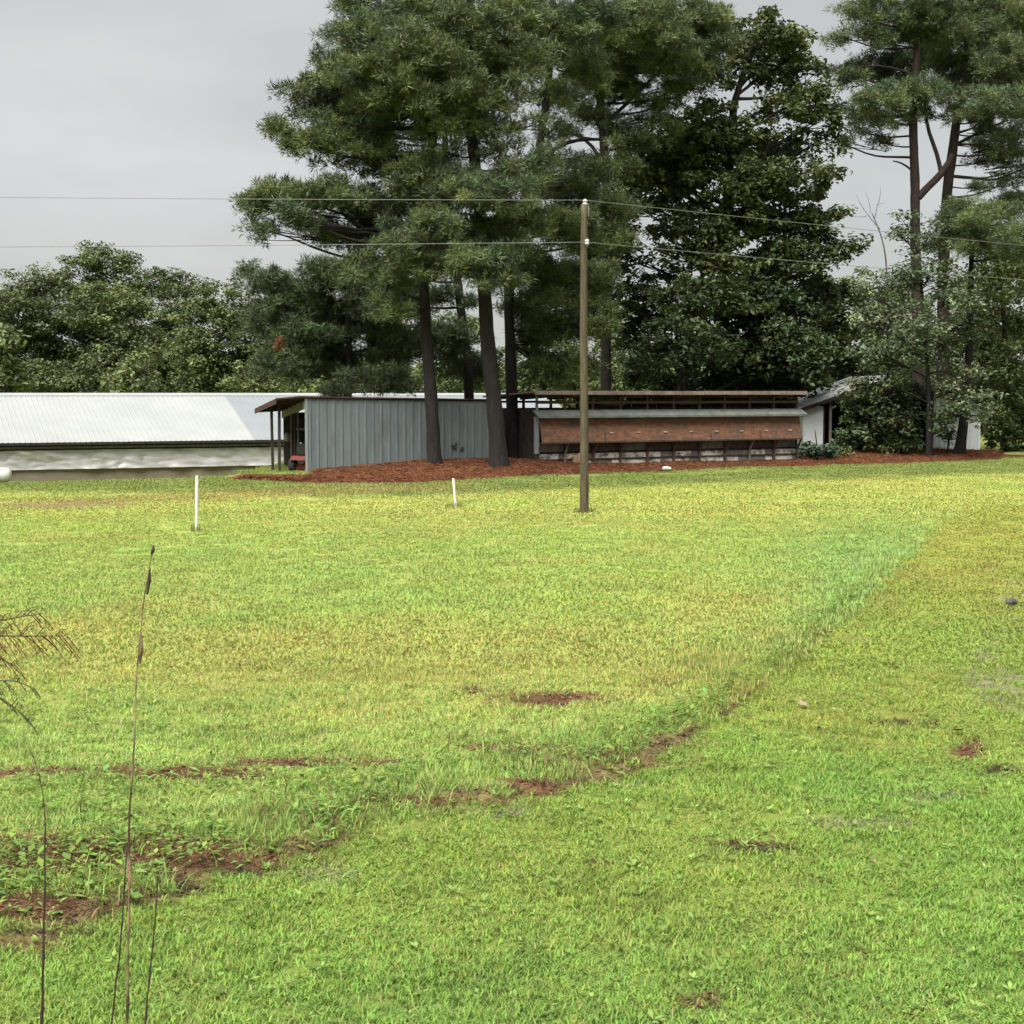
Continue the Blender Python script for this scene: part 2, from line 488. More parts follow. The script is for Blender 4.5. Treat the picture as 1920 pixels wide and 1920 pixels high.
def field_color(x, y):
    """albedo of the turf and the strength of bare patches at ground points"""
    yy = np.maximum(y, 3.0)
    h0 = terr0(x, yy)
    px, py = project(x, yy, h0)
    g = edge_gap(x, y)
    n1 = fbm(x * 0.35, y * 0.22, 31)
    n2 = fbm(x * 1.3, y * 0.9, 41)
    n3 = fbm(x * 0.12, y * 0.10, 51)
    lawn = np.array([0.205, 0.325, 0.071])
    lawn_y = np.array([0.259, 0.327, 0.076])
    fld = np.array([0.325, 0.405, 0.108])
    fld_y = np.array([0.375, 0.390, 0.116])
    fld_g = np.array([0.286, 0.396, 0.109])
    blu = np.array([0.275, 0.396, 0.128])
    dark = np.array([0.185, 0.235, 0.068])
    tan = np.array([0.313, 0.271, 0.101])
    def mix(c, d, t):
        return c * (1 - t[:, None]) + d * t[:, None]
    L = np.tile(lawn, (len(x), 1))
    L = mix(L, lawn_y, np.clip(smooth(0.42, 0.7, n1) * 0.7 + smooth(1480, 1150, py) * 0.85, 0, 1))
    L = mix(L, np.array([0.335, 0.335, 0.085]), np.clip(smooth(1200, 1040, py) * smooth(1560, 1800, px) * 0.6, 0, 1))
    L = mix(L, np.array([0.19, 0.31, 0.076]), smooth(1650, 1900, py) * smooth(0.35, 0.6, n3) * 0.7)
    Fc = np.tile(fld, (len(x), 1))
    Fc = mix(Fc, fld_y, smooth(0.40, 0.68, n1) * 0.75)
    Fc = mix(Fc, fld_g, smooth(0.45, 0.7, n2) * 0.45)
    Fc = mix(Fc, fld_y, smooth(1160, 1200, py) * smooth(1330, 1260, py) * smooth(1350, 1000, px) * 0.8)
    Fc = mix(Fc, fld_g, smooth(1320, 1390, py) * 0.75)
    Fc = mix(Fc, fld_g, smooth(990, 1040, py) * smooth(1180, 1120, py) * smooth(1200, 600, px) * 0.55)
    Fc = mix(Fc, blu, smooth(1380, 1600, px) * smooth(1330, 1180, py) * smooth(920, 1040, py) * 0.8)
    Fc = mix(Fc, np.array([0.41, 0.425, 0.12]), smooth(1010, 950, py) * 0.5)
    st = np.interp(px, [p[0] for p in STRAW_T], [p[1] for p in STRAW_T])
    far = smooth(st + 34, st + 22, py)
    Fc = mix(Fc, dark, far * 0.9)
    tl = np.interp(px, [0, 300, 600, 900], [950, 936, 921, 914])
    Fc = mix(Fc, tan, np.exp(-((py - tl) / 9.0) ** 2) * smooth(1000, 700, px) * 0.75)
    t = smooth(-0.05, 0.1, g)
    t = np.where(px > 1850, 0, t)
    t = np.maximum(t, smooth(960, 930, py))
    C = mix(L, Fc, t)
    bare = np.zeros(len(x))
    wob = (fbm(x * 2.6, y * 1.5, 61) - 0.5) * 1.5 + (fbm(x * 11, y * 7, 63) - .5) * .7
    KS = {'red': .95, 'brown': .8, 'soil': .75, 'grey': .45, 'tan': .4}
    B = np.zeros((len(x), 3))
    for (a, b, rx, ry, k) in PATCH:
        q = np.sqrt(((px - a) / rx) ** 2 + ((py - b) / ry) ** 2) + wob
        s = (1 - smooth(0.45, 1.25, q)) * KS[k]
        c = np.array(PCOL[k])
        upd = s > bare
        B[upd] = c
        bare = np.maximum(bare, s)
    # eroded, dead edge of the field strip
    es = np.exp(-((g - 0.10) / 0.17) ** 2) * smooth(0.42, 0.60, fbm(x * 1.5, y * 1.5, 65)) * smooth(22, 13, y) * (px < 1600) * 0.95
    upd = es > bare
    B[upd] = np.array([0.12, 0.08, 0.045])
    bare = np.maximum(bare, es)
    return C, B, bare, t, px, py, g

def build_ground():
    ys = np.concatenate([np.linspace(-40, 3.0, 8)[:-1], np.geomspace(3.0, 60, 300), np.geomspace(62, 900, 40)])
    ts = np.concatenate([-np.geomspace(9, 0.46, 16)[:-1], np.linspace(-0.45, 0.45, 300), np.geomspace(0.46, 9, 16)[1:]])
    Y, Tt = np.meshgrid(ys, ts, indexing='ij')
    X = Tt * np.maximum(Y, 5.0)
    x, y = X.ravel(), Y.ravel()
    z = terr(x, y)
    C, B, bare, t, px, py, g = field_color(x, y)
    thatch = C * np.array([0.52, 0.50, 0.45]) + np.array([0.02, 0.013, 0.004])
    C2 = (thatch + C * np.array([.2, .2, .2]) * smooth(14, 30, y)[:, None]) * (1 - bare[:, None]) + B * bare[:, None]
    far = smooth(55, 75, y)
    n, m = Y.shape
    i = np.arange(n - 1)[:, None] * m
    j = np.arange(m - 1)[None, :]
    q = np.stack([i + j, i + j + 1, i + m + j + 1, i + m + j], -1).reshape(-1, 4)
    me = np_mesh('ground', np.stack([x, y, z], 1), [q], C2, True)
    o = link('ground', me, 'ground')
    tag(o, 'grassy field and mown lawn sloping gently to the sheds', None, None, 'structure')
build_ground()

# ------------------------------------------------------------------ grass
def blades(name, x, y, ln, wd, az, lean, col, label, segs=2, zoff=0.0):
    n = len(x)
    z = terr(x, y) - 0.006 + zoff
    up = np.stack([np.sin(lean) * np.cos(az), np.sin(lean) * np.sin(az), np.cos(lean)], 1)
    droop = np.stack([np.cos(az), np.sin(az), np.zeros(n)], 1)
    side_a = az + np.pi / 2 + (rng.random(n) - 0.5) * 1.6
    sd = np.stack([np.cos(side_a), np.sin(side_a), np.zeros(n)], 1)
    p0 = np.stack([x, y, z], 1)
    if segs == 2:
        p1 = p0 + up * (ln * 0.55)[:, None]
        cur = (0.25 + 0.5 * rng.random(n))
        d2 = up + droop * cur[:, None] - np.array([0, 0, 1.0]) * (cur * 0.35)[:, None]
        d2 /= np.linalg.norm(d2, axis=1)[:, None]
        p2 = p1 + d2 * (ln * 0.5)[:, None]
        hw = (wd / 2)[:, None]
        V = np.stack([p0 - sd * hw * .8, p0 + sd * hw * .8, p1 + sd * hw, p1 - sd * hw, p2], 1).reshape(-1, 3)
        b = np.arange(n)[:, None] * 5
        Fq = b + np.array([[0, 1, 2, 3]])
        Ft = b + np.array([[3, 2, 4]])
        C = np.repeat(col, 5, 0)
        me = np_mesh(name, V, [Fq, Ft], C)
    else:
        p1 = p0 + up * ln[:, None]
        hw = (wd / 2)[:, None]
        V = np.stack([p0 - sd * hw, p0 + sd * hw, p1], 1).reshape(-1, 3)
        b = np.arange(n)[:, None] * 3
        me = np_mesh(name, V, [b + np.array([[0, 1, 2]])], np.repeat(col, 3, 0))
    o = link(name, me, 'grass')
    return tag(o, label, None, None, 'stuff')

def scatter(n, d0, d1, pw=0.0, half=0.40):
    """ground points, denser near the viewer for pw > 0"""
    u = rng.random(n)
    a = 2.0 - pw
    d = (d0 ** a + u * (d1 ** a - d0 ** a)) ** (1 / a)
    x = (rng.random(n) * 2 - 1) * half * d
    return x, d

def in_straw(px, py):
    st = np.interp(px, [p[0] for p in STRAW_T], [p[1] for p in STRAW_T])
    return ((px > 590) & (py < st - 1)) | ((px > 440) & (py < st - 1) & (py > st - 9))

def house_q(x, y):
    return (x - HX) * HN[0] + (y - HY) * HN[1]

def turf(name, label, n, d0, d1, pw, cell, blades_n, bl_len, bl_w, seed):
    """turf made of many small patches of blades set on the ground points; one object"""
    r_ = np.random.default_rng(seed)
    NV = 4
    Vs, Fs, Bs, var = [], [], [], []
    k = 0
    for v in range(NV):
        m = blades_n
        cx, cy = (r_.random(m) - .5) * cell * 1.3, (r_.random(m) - .5) * cell * 1.3
        tuft_ = vnoise(cx / cell * 5 + 9 * v, cy / cell * 5, 500 + v)
        ln = bl_len * (.45 + .8 * r_.random(m)) * (.65 + .7 * tuft_)
        wd = bl_w * (.7 + .6 * r_.random(m))
        az = r_.random(m) * 6.283
        lean = np.clip(np.abs(r_.normal(0, .55, m)) + .25, 0, 1.35)
        up = np.stack([np.sin(lean) * np.cos(az), np.sin(lean) * np.sin(az), np.cos(lean)], 1)
        dr = np.stack([np.cos(az), np.sin(az), np.zeros(m)], 1)
        sa = az + np.pi / 2 + (r_.random(m) - .5) * 1.4
        sd = np.stack([np.cos(sa), np.sin(sa), np.zeros(m)], 1) * (wd / 2)[:, None]
        p0 = np.stack([cx, cy, np.full(m, -.008)], 1)
        p1 = p0 + up * (ln * .55)[:, None]
        cu = .25 + .6 * r_.random(m)
        d2 = up + dr * cu[:, None] - np.array([0, 0, 1.]) * (cu * .4)[:, None]
        d2 /= np.linalg.norm(d2, axis=1)[:, None]
        p2 = p1 + d2 * (ln * .5)[:, None]
        V = np.stack([p0 - sd * .8, p0 + sd * .8, p1 + sd, p1 - sd, p2], 1).reshape(-1, 3)
        b = k + np.arange(m)[:, None] * 5
        Fs.append((b + np.array([[0, 1, 2, 3]]), b + np.array([[3, 2, 4]])))
        br = ((.66 + .6 * r_.random((m, 1))) if cell < .2 else (.86 + .22 * r_.random((m, 1)))) * (1 + r_.normal(0, .07, (m, 3)))
        dry = r_.random(m) < (.05 if cell < .2 else .015)
        br[dry] = np.array([1.55, 1.05, 1.9]) * (.7 + .5 * r_.random((dry.sum(), 1)))
        Vs.append(V); Bs.append(np.repeat(br, 5, 0)); var.append(np.full(len(V), v))
        k += len(V)
    x, y = scatter(n, d0, d1, pw)
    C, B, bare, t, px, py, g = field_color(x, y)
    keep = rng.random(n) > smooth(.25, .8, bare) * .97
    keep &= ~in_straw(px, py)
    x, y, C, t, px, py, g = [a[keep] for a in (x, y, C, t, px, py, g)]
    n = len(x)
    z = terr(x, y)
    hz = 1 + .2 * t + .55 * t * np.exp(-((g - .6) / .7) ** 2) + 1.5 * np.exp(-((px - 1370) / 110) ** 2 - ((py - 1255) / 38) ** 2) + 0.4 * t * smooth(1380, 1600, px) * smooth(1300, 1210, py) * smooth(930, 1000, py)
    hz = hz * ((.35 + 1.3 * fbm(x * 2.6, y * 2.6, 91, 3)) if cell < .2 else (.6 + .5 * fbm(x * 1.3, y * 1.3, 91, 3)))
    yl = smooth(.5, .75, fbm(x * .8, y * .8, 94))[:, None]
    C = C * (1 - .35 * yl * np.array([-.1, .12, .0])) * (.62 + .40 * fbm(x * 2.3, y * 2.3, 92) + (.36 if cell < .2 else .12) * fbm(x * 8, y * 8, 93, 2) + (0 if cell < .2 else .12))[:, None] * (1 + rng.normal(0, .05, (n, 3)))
    PV = np.concatenate(Vs + [np.stack([x, y, z], 1)])
    me = np_mesh(name, PV, [np.concatenate([f[0] for f in Fs]), np.concatenate([f[1] for f in Fs])])
    tot = len(PV)
    def attr(nm, typ, data, key):
        at = me.attributes.new(nm, typ, 'POINT')
        at.data.foreach_set(key, np.ascontiguousarray(data, np.float32 if typ != 'INT' else np.int32).ravel())
    c4 = np.ones((tot, 4)); c4[k:, :3] = np.clip(C, .004, .6)
    b4 = np.ones((tot, 4)); b4[:k, :3] = np.clip(np.concatenate(Bs), .05, 3)
    attr('Col', 'FLOAT_COLOR', c4, 'color'); attr('Bl', 'FLOAT_COLOR', b4, 'color')
    attr('var', 'INT', np.concatenate(var + [10 + rng.integers(0, NV, n)]), 'value')
    rot = np.zeros((tot, 3)); rot[k:, 2] = rng.random(n) * 6.283
    sc = np.ones((tot, 3)); sc[k:, 2] = hz
    attr('rot', 'FLOAT_VECTOR', rot, 'vector'); attr('sc', 'FLOAT_VECTOR', sc, 'vector')
    ng = bpy.data.node_groups.new(name, 'GeometryNodeTree')
    ng.interface.new_socket('Geometry', in_out='INPUT', socket_type='NodeSocketGeometry')
    ng.interface.new_socket('Geometry', in_out='OUTPUT', socket_type='NodeSocketGeometry')
    N = ng.nodes
    gi, go = N.new('NodeGroupInput'), N.new('NodeGroupOutput')
    jn = N.new('GeometryNodeJoinGeometry')
    def named(nm, typ):
        q = N.new('GeometryNodeInputNamedAttribute'); q.data_type = typ; q.inputs['Name'].default_value = nm
        return q.outputs['Attribute']
    va, ro, sc_ = named('var', 'INT'), named('rot', 'FLOAT_VECTOR'), named('sc', 'FLOAT_VECTOR')
    def pick(val):
        cmpn = N.new('FunctionNodeCompare'); cmpn.data_type = 'INT'; cmpn.operation = 'EQUAL'
        ng.links.new(va, cmpn.inputs[2]); cmpn.inputs[3].default_value = val
        sp = N.new('GeometryNodeSeparateGeometry'); sp.domain = 'POINT'
        ng.links.new(gi.outputs[0], sp.inputs['Geometry']); ng.links.new(cmpn.outputs[0], sp.inputs['Selection'])
        return sp.outputs['Selection']
    for v in range(NV):
        io = N.new('GeometryNodeInstanceOnPoints')
        ng.links.new(pick(10 + v), io.inputs['Points'])
        ng.links.new(pick(v), io.inputs['Instance'])
        ng.links.new(ro, io.inputs['Rotation']); ng.links.new(sc_, io.inputs['Scale'])
        ng.links.new(io.outputs['Instances'], jn.inputs['Geometry'])
    ng.links.new(jn.outputs['Geometry'], go.inputs[0])
    o = link(name, me, 'turf')
    md = o.modifiers.new('turf', 'NODES'); md.node_group = ng
    tag(o, label, None, None, 'stuff')

turf('lawn_grass', 'short green grass of the near lawn and field border', 11000, 4.4, 15.0, .9, .14, 80, .042, .0066, 61)
turf('field_grass', 'yellow green grass over the middle of the field', 8000, 14.5, 33.0, 1.1, .32, 110, .055, .014, 62)
turf('far_grass', 'short grass at the far side of the field by the sheds', 5500, 32.0, 66.0, 1.2, .75, 150, .055, .026, 63)

# weeds along the border of the field, and dead stems and straw lying there
def weeds():
    n0 = 150000
    x, y = scatter(n0, 6.2, 20, 1.0)
    C, B, bare, t, px, py, g = field_color(x, y)
    dens = np.exp(-((g - 0.6 - .5 * smooth(700, 200, px)) / (0.5 + .5 * smooth(700, 200, px))) ** 2) * smooth(0.40, 0.56, fbm(x * 1.1, y * 1.1, 303))
    keep = (g > 0.02) & (rng.random(n0) < dens * 1.0 * (1 - bare * 0.3))
    x, y, C, px = x[keep], y[keep], C[keep], px[keep]
    n = len(x)
    z = terr(x, y)
    hgt = 0.015 + 0.11 * rng.random(n) ** 1.3
    az = rng.random(n) * 2 * np.pi
    tilt = rng.random(n) * 0.9
    L = 0.028 + 0.07 * rng.random(n) ** 2.2
    W = L * (0.3 + 0.25 * rng.random(n))
    d = np.stack([np.cos(az) * np.cos(tilt), np.sin(az) * np.cos(tilt), np.sin(tilt) - 0.2], 1)
    s = np.stack([-np.sin(az), np.cos(az), np.zeros(n)], 1)
    p = np.stack([x, y, z + hgt], 1)
    V = np.stack([p, p + d * (L * .5)[:, None] - s * W[:, None] / 2, p + d * L[:, None] - np.array([0, 0, .01]), p + d * (L * .5)[:, None] + s * W[:, None] / 2], 1).reshape(-1, 3)
    b = np.arange(n)[:, None] * 4
    green = np.array([0.20, 0.31, 0.075]) * (0.5 + 0.7 * rng.random((n, 1))) * np.stack([1 + rng.normal(0, .12, n), np.ones(n), 1 + rng.normal(0, .12, n)], 1)
    me = np_mesh('weeds', V, [b + np.array([[0, 1, 2]]), b + np.array([[0, 2, 3]])], np.repeat(np.clip(green, .01, .5), 4, 0))
    tag(link('weeds', me, 'grass'), 'low leafy weeds along the ragged border of the mown lawn', None, None, 'stuff')
    # taller clumps of coarse grass
    x, y = scatter(75000, 6.2, 22, 1.0)
    C, B, bare, t, px, py, g = field_color(x, y)
    dens = np.exp(-((g - 0.6) / 0.7) ** 2) * smooth(0.42, 0.62, fbm(x * 1.6, y * 1.6, 404))
    keep = (g > -0.02) & (rng.random(len(x)) < dens)
    x, y = x[keep], y[keep]
    n = len(x)
    col = np.array([0.22, 0.33, 0.085]) * (0.55 + 0.8 * rng.random((n, 1)))
    dry = rng.random(n) < 0.33
    col[dry] = np.array([0.25, 0.18, 0.09]) * (0.6 + 0.6 * rng.random((dry.sum(), 1)))
    blades('coarse_grass', x, y, 0.09 + 0.12 * rng.random(n), 0.006 + 0.004 * rng.random(n), rng.random(n) * 6.28, np.abs(rng.normal(0, .5, n)) + .1, col, 'tall coarse grass clumps along the border of the field')
    # dead stems and pine needles on the bare strip
    x, y = scatter(330000, 6.0, 24, 1.0)
    C, B, bare, t, px, py, g = field_color(x, y)
    keep = rng.random(len(x)) < bare * 0.8
    x, y, B = x[keep], y[keep], B[keep]
    n = len(x)
    col = (B * 0.75 + np.array([0.10, 0.06, 0.035]) * 0.5) * (0.5 + 1.1 * rng.random((n, 1)))
    pale = rng.random(n) < 0.10
    col[pale] = np.array([0.30, 0.23, 0.14]) * (0.7 + 0.5 * rng.random((pale.sum(), 1)))
    blades('dead_straw', x, y, 0.05 + 0.09 * rng.random(n), 0.003 + 0.004 * rng.random(n), rng.random(n) * 6.28, 1.2 + 0.33 * rng.random(n), np.clip(col, .005, .5), 'dead stems and fallen needles on the bare strips', 2, 0.012)
weeds()

def soil_clods():
    r_ = np.random.default_rng(25)
    x, y = scatter(90000, 6.0, 22, 1.0)
    C, B, bare, t, px, py, g = field_color(x, y)
    k = (bare > .45) & (r_.random(len(x)) < .5)
    x, y, B = x[k], y[k], B[k]
    n = len(x)
    sz = .006 + .022 * r_.random(n) ** 3
    oct_ = np.array([[1, 0, 0], [-1, 0, 0], [0, 1, 0], [0, -1, 0], [0, 0, 1], [0, 0, -1]], float)
    V = oct_[None] * sz[:, None, None] * (.6 + .7 * r_.random((n, 6, 1))) * np.array([1, 1, .7])
    a = r_.random(n) * 6.283
    ca, sa = np.cos(a)[:, None], np.sin(a)[:, None]
    V = np.stack([V[..., 0] * ca - V[..., 1] * sa, V[..., 0] * sa + V[..., 1] * ca, V[..., 2]], -1) + np.stack([x, y, terr(x, y) + sz * .3], 1)[:, None]
    f = np.array([[0, 2, 4], [2, 1, 4], [1, 3, 4], [3, 0, 4], [2, 0, 5], [1, 2, 5], [3, 1, 5], [0, 3, 5]])
    tri = (np.arange(n)[:, None, None] * 6 + f[None]).reshape(-1, 3)
    col = np.repeat(np.clip(B * (.5 + .9 * r_.random((n, 1))), .01, .5), 6, 0)
    tag(link('soil_clods', np_mesh('soil_clods', V.reshape(-1, 3), [tri], col), 'ground'), 'crumbs and clods of soil on the bare strips', None, None, 'stuff')
soil_clods()

def lawn_weeds():
    r_ = np.random.default_rng(15)
    n = 2600
    x, y = scatter(n, 5.6, 17, 1.0)
    m = 6
    cx = np.repeat(x, m); cy = np.repeat(y, m)
    k = len(cx)
    az = r_.random(k) * 6.283
    L = np.repeat(.018 + .03 * r_.random(n) ** 2, m) * (.7 + .6 * r_.random(k))
    W = L * .42
    tl = .15 + .7 * r_.random(k)
    d = np.stack([np.cos(az) * np.cos(tl), np.sin(az) * np.cos(tl), np.sin(tl)], 1)
    sd = np.stack([-np.sin(az), np.cos(az), np.zeros(k)], 1)
    p = np.stack([cx, cy, terr(cx, cy) + .022], 1) + d * .004
    V = np.stack([p, p + d * (L * .55)[:, None] - sd * W[:, None] / 2, p + d * L[:, None] - np.array([0, 0, .004]), p + d * (L * .55)[:, None] + sd * W[:, None] / 2], 1).reshape(-1, 3)
    c = np.array([.21, .30, .085]) * np.repeat(.55 + .8 * r_.random((n, 1)), m, 0) * (.85 + .3 * r_.random((k, 1)))
    b = np.arange(k)[:, None] * 4
    me = np_mesh('clover', V, [b + np.array([[0, 1, 2]]), b + np.array([[0, 2, 3]])], np.repeat(np.clip(c, .01, .5), 4, 0))
    tag(link('clover', me, 'grass'), 'small broad leaved weeds scattered through the lawn', None, None, 'stuff')
lawn_weeds()

# ------------------------------------------------------------------ pine straw beds under the trees
def straw_bed():
    n, m = 70, 420
    us = np.linspace(425, 1965, m)
    ws = np.linspace(0, 1, n)
    X = np.zeros((n, m)); Y = np.zeros((n, m))
    for j, u in enumerate(us):
        st = np.interp(u, [p[0] for p in STRAW_T], [p[1] for p in STRAW_T]) + 3
        r = ray(u, st)
        d0 = CAM_H / -r[2]
        d1 = d0 + np.interp(u, [425, 560, 590, 620, 960, 1500, 1960], [1.2, 1.4, 5.0, 7.5, 8, 9, 8])
        d = d0 + ws * (d1 - d0)
        X[:, j] = r[0] * d
        Y[:, j] = d
    x, y = X.ravel(), Y.ravel()
    wm = np.repeat(ws, m)
    e = smooth(0.0, 0.10, wm) * smooth(425, 470, np.tile(us, n)) * smooth(1895, 1850, np.tile(us, n))
    z = terr(x, y) - 0.05 + 0.13 * e * (0.6 + 0.8 * fbm(x * 1.3, y * 1.3, 71)) + 0.05 * (fbm(x * 4, y * 4, 73) - .5)
    c = np.array([0.15, 0.066, 0.037])
    v = 0.5 + 1.0 * fbm(x * 2.3, y * 2.3, 75)
    C = c * v[:, None] * np.stack([np.ones(len(x)), 0.85 + .3 * fbm(x, y, 76), np.ones(len(x))], 1)
    i = np.arange(n - 1)[:, None] * m
    j = np.arange(m - 1)[None, :]
    q = np.stack([i + j, i + j + 1, i + m + j + 1, i + m + j], -1).reshape(-1, 4)
    # loose needles
    k = 46000
    pick = rng.integers(0, len(x), k)
    pick = pick[(e[pick] > .25)]
    k = len(pick)
    px_ = x[pick] + rng.normal(0, .06, k); py_ = y[pick] + rng.normal(0, .08, k); pz = z[pick] + .01 + .03 * rng.random(k)
    az = rng.random(k) * 6.28; L = .1 + .14 * rng.random(k); wd = .012
    dx, dy = np.cos(az), np.sin(az)
    tz = (rng.random(k) - .35) * .10
    A = np.stack([px_ - dy * wd, py_ + dx * wd, pz], 1); Bp = np.stack([px_ + dy * wd, py_ - dx * wd, pz + .012], 1)
    D = np.stack([px_ + dx * L, py_ + dy * L, pz + tz], 1)
    Vn = np.stack([A, Bp, D], 1).reshape(-1, 3)
    Cn = np.repeat(np.array([0.205, 0.09, 0.048]) * (0.25 + 1.1 * rng.random((k, 1))), 3, 0)
    V = np.concatenate([np.stack([x, y, z], 1), Vn])
    tri = len(x) + np.arange(k)[:, None] * 3 + np.array([[0, 1, 2]])
    me = np_mesh('pine_straw', V, [q, tri], np.concatenate([C, Cn]), False)
    tag(link('pine_straw', me, 'grass'), 'rusty brown pine straw bed under the pines and along the sheds', None, None, 'stuff')
straw_bed()

# ================================================================== BUILDINGS
def rib_panel(w, h, ribs, rib_h=0.03, rib_w=0.05, minor=0):
    """a ribbed metal sheet in the x-z plane, ribs towards -y; returns (V, F)"""
    xs, ys = [0.0], [0.0]
    pitch = w / ribs
    for k in range(ribs):
        c = pitch * (k + 0.5)
        xs += [c - rib_w, c - rib_w * .45, c + rib_w * .45, c + rib_w]
        ys += [0, -rib_h, -rib_h, 0]
    xs.append(w); ys.append(0.0)
    n = len(xs)
    V = [(x, y, 0) for x, y in zip(xs, ys)] + [(x, y, h) for x, y in zip(xs, ys)]
    V += [(x, y + .004, 0) for x, y in zip(xs, ys)] + [(x, y + .004, h) for x, y in zip(xs, ys)]
    Fc = []
    for k in range(n - 1):
        Fc.append((k, k + 1, n + k + 1, n + k))
        Fc.append((2 * n + k + 1, 2 * n + k, 3 * n + k, 3 * n + k + 1))
    Fc.append((n - 1, 3 * n - 1, 4 * n - 1, 2 * n - 1)); Fc.append((0, n, 3 * n, 2 * n))
    return V, Fc

# ---------------- long poultry house on the left
def poultry_house():
    e = empty('poultry_house', (HX, HY, -1.15), HYAW, 'long low poultry house with pale metal roof and silver side curtain', 'poultry house')
    s0, s1 = -24.0, 28.6
    half, wall_h, rise, ov = 5.0, 1.86, 1.93, 0.42
    slope = math.atan2(rise, half)
    run = half + ov
    Lr = run / math.cos(slope)
    pw = 0.92
    V, Fc = rib_panel(pw, Lr, 4, 0.014, 0.035)
    # the sheet lies along the slope: sheet z -> up the slope, sheet -y -> roof normal
    cs, sn = math.cos(slope), math.sin(slope)
    def lay(p):
        x, y, z = p
        return (x, -ov + z * cs + y * sn * -1 * -1 if False else -ov + z * cs + y * sn, wall_h - ov * math.tan(slope) + z * sn - y * cs)
    me = bpy.data.meshes.new('roof_panel'); me.from_pydata([lay(p) for p in V], [], Fc); me.materials.append(M['galv'])
    me2 = me.copy(); me2.materials.clear(); me2.materials.append(M['galv_blue'])
    n = int((s1 - s0) / pw)
    cut = 10.95
    for k in range(n):
        xx = s0 + k * pw
        o = link('roof_panel', me2 if xx > cut else me, None, e)
        o.location = (xx, 0, 0.0 if k % 2 else 0.003)
    end = s0 + n * pw
    # far slope, ridge cap
    MB().hexa([(s0, half, wall_h + rise - .03), (end, half, wall_h + rise - .03), (end, 2 * half + ov, wall_h - .2), (s0, 2 * half + ov, wall_h - .2),
               (s0, half, wall_h + rise), (end, half, wall_h + rise), (end, 2 * half + ov, wall_h - .17), (s0, 2 * half + ov, wall_h - .17)]).build('back_slope', 'galv', e)
    MB().hexa([(s0, half - .3, wall_h + rise - .085), (end, half - .3, wall_h + rise - .085), (end, half + .3, wall_h + rise - .085), (s0, half + .3, wall_h + rise - .085),
               (s0, half - .02, wall_h + rise + .045), (end, half - .02, wall_h + rise + .045), (end, half + .02, wall_h + rise + .045), (s0, half + .02, wall_h + rise + .045)]).build('ridge_cap', 'galv', e)
    ez = wall_h - ov * math.tan(slope)
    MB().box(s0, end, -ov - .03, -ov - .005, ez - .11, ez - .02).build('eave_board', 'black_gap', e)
    MB().box(s0, end, -.12, -.07, 1.42, 1.52).build('curtain_rail', 'grey_wood', e)
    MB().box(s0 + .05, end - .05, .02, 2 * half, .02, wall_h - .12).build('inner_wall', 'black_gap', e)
    MB().box(s0, end, -.06, .0, .0 - .5, .50).build('stem_wall', 'stem_wall', e)
    MB().box(s0, end, -.10, -.065, .49, .555).build('sill_board', 'beige_wood', e)
    # wrinkled curtain
    nx, nz = 900, 18
    x = np.linspace(s0, end, nx); zz = np.linspace(0, 1, nz)
    X, Z = np.meshgrid(x, zz, indexing='ij')
    fold = fbm(X * 1.1 + Z * 1.5, Z * 2.2 + X * .25, 11, 5)
    fold2 = np.abs(fbm(X * .8 - Z * 1.2, Z * 3.4, 12, 4) - .5)
    crs = np.abs(fbm(X * .55 + Z * 1.1, Z * .6 - X * .5, 14, 3) - .5)
    y = -.03 - .10 * fold * np.sin(np.pi * (.1 + .85 * Z)) - .12 * fold2 - .42 * crs - .12 * (1 - Z) ** 3
    zw = .535 + .82 * Z + .02 * (fbm(X * .9, Z, 13) - .5)
    q = (np.arange(nx - 1)[:, None] * nz + np.arange(nz - 1)[None, :])
    q = np.stack([q, q + nz, q + nz + 1, q + 1], -1).reshape(-1, 4)
    link('curtain', np_mesh('curtain', np.stack([X.ravel(), y.ravel(), zw.ravel()], 1), [q], None, True), 'curtain', e)
poultry_house()

# ---------------- grey metal shed
SH = np.array([*P(575, 888, CAM_H * F / 148)[:2], 0.0])
SYAW = R(17)

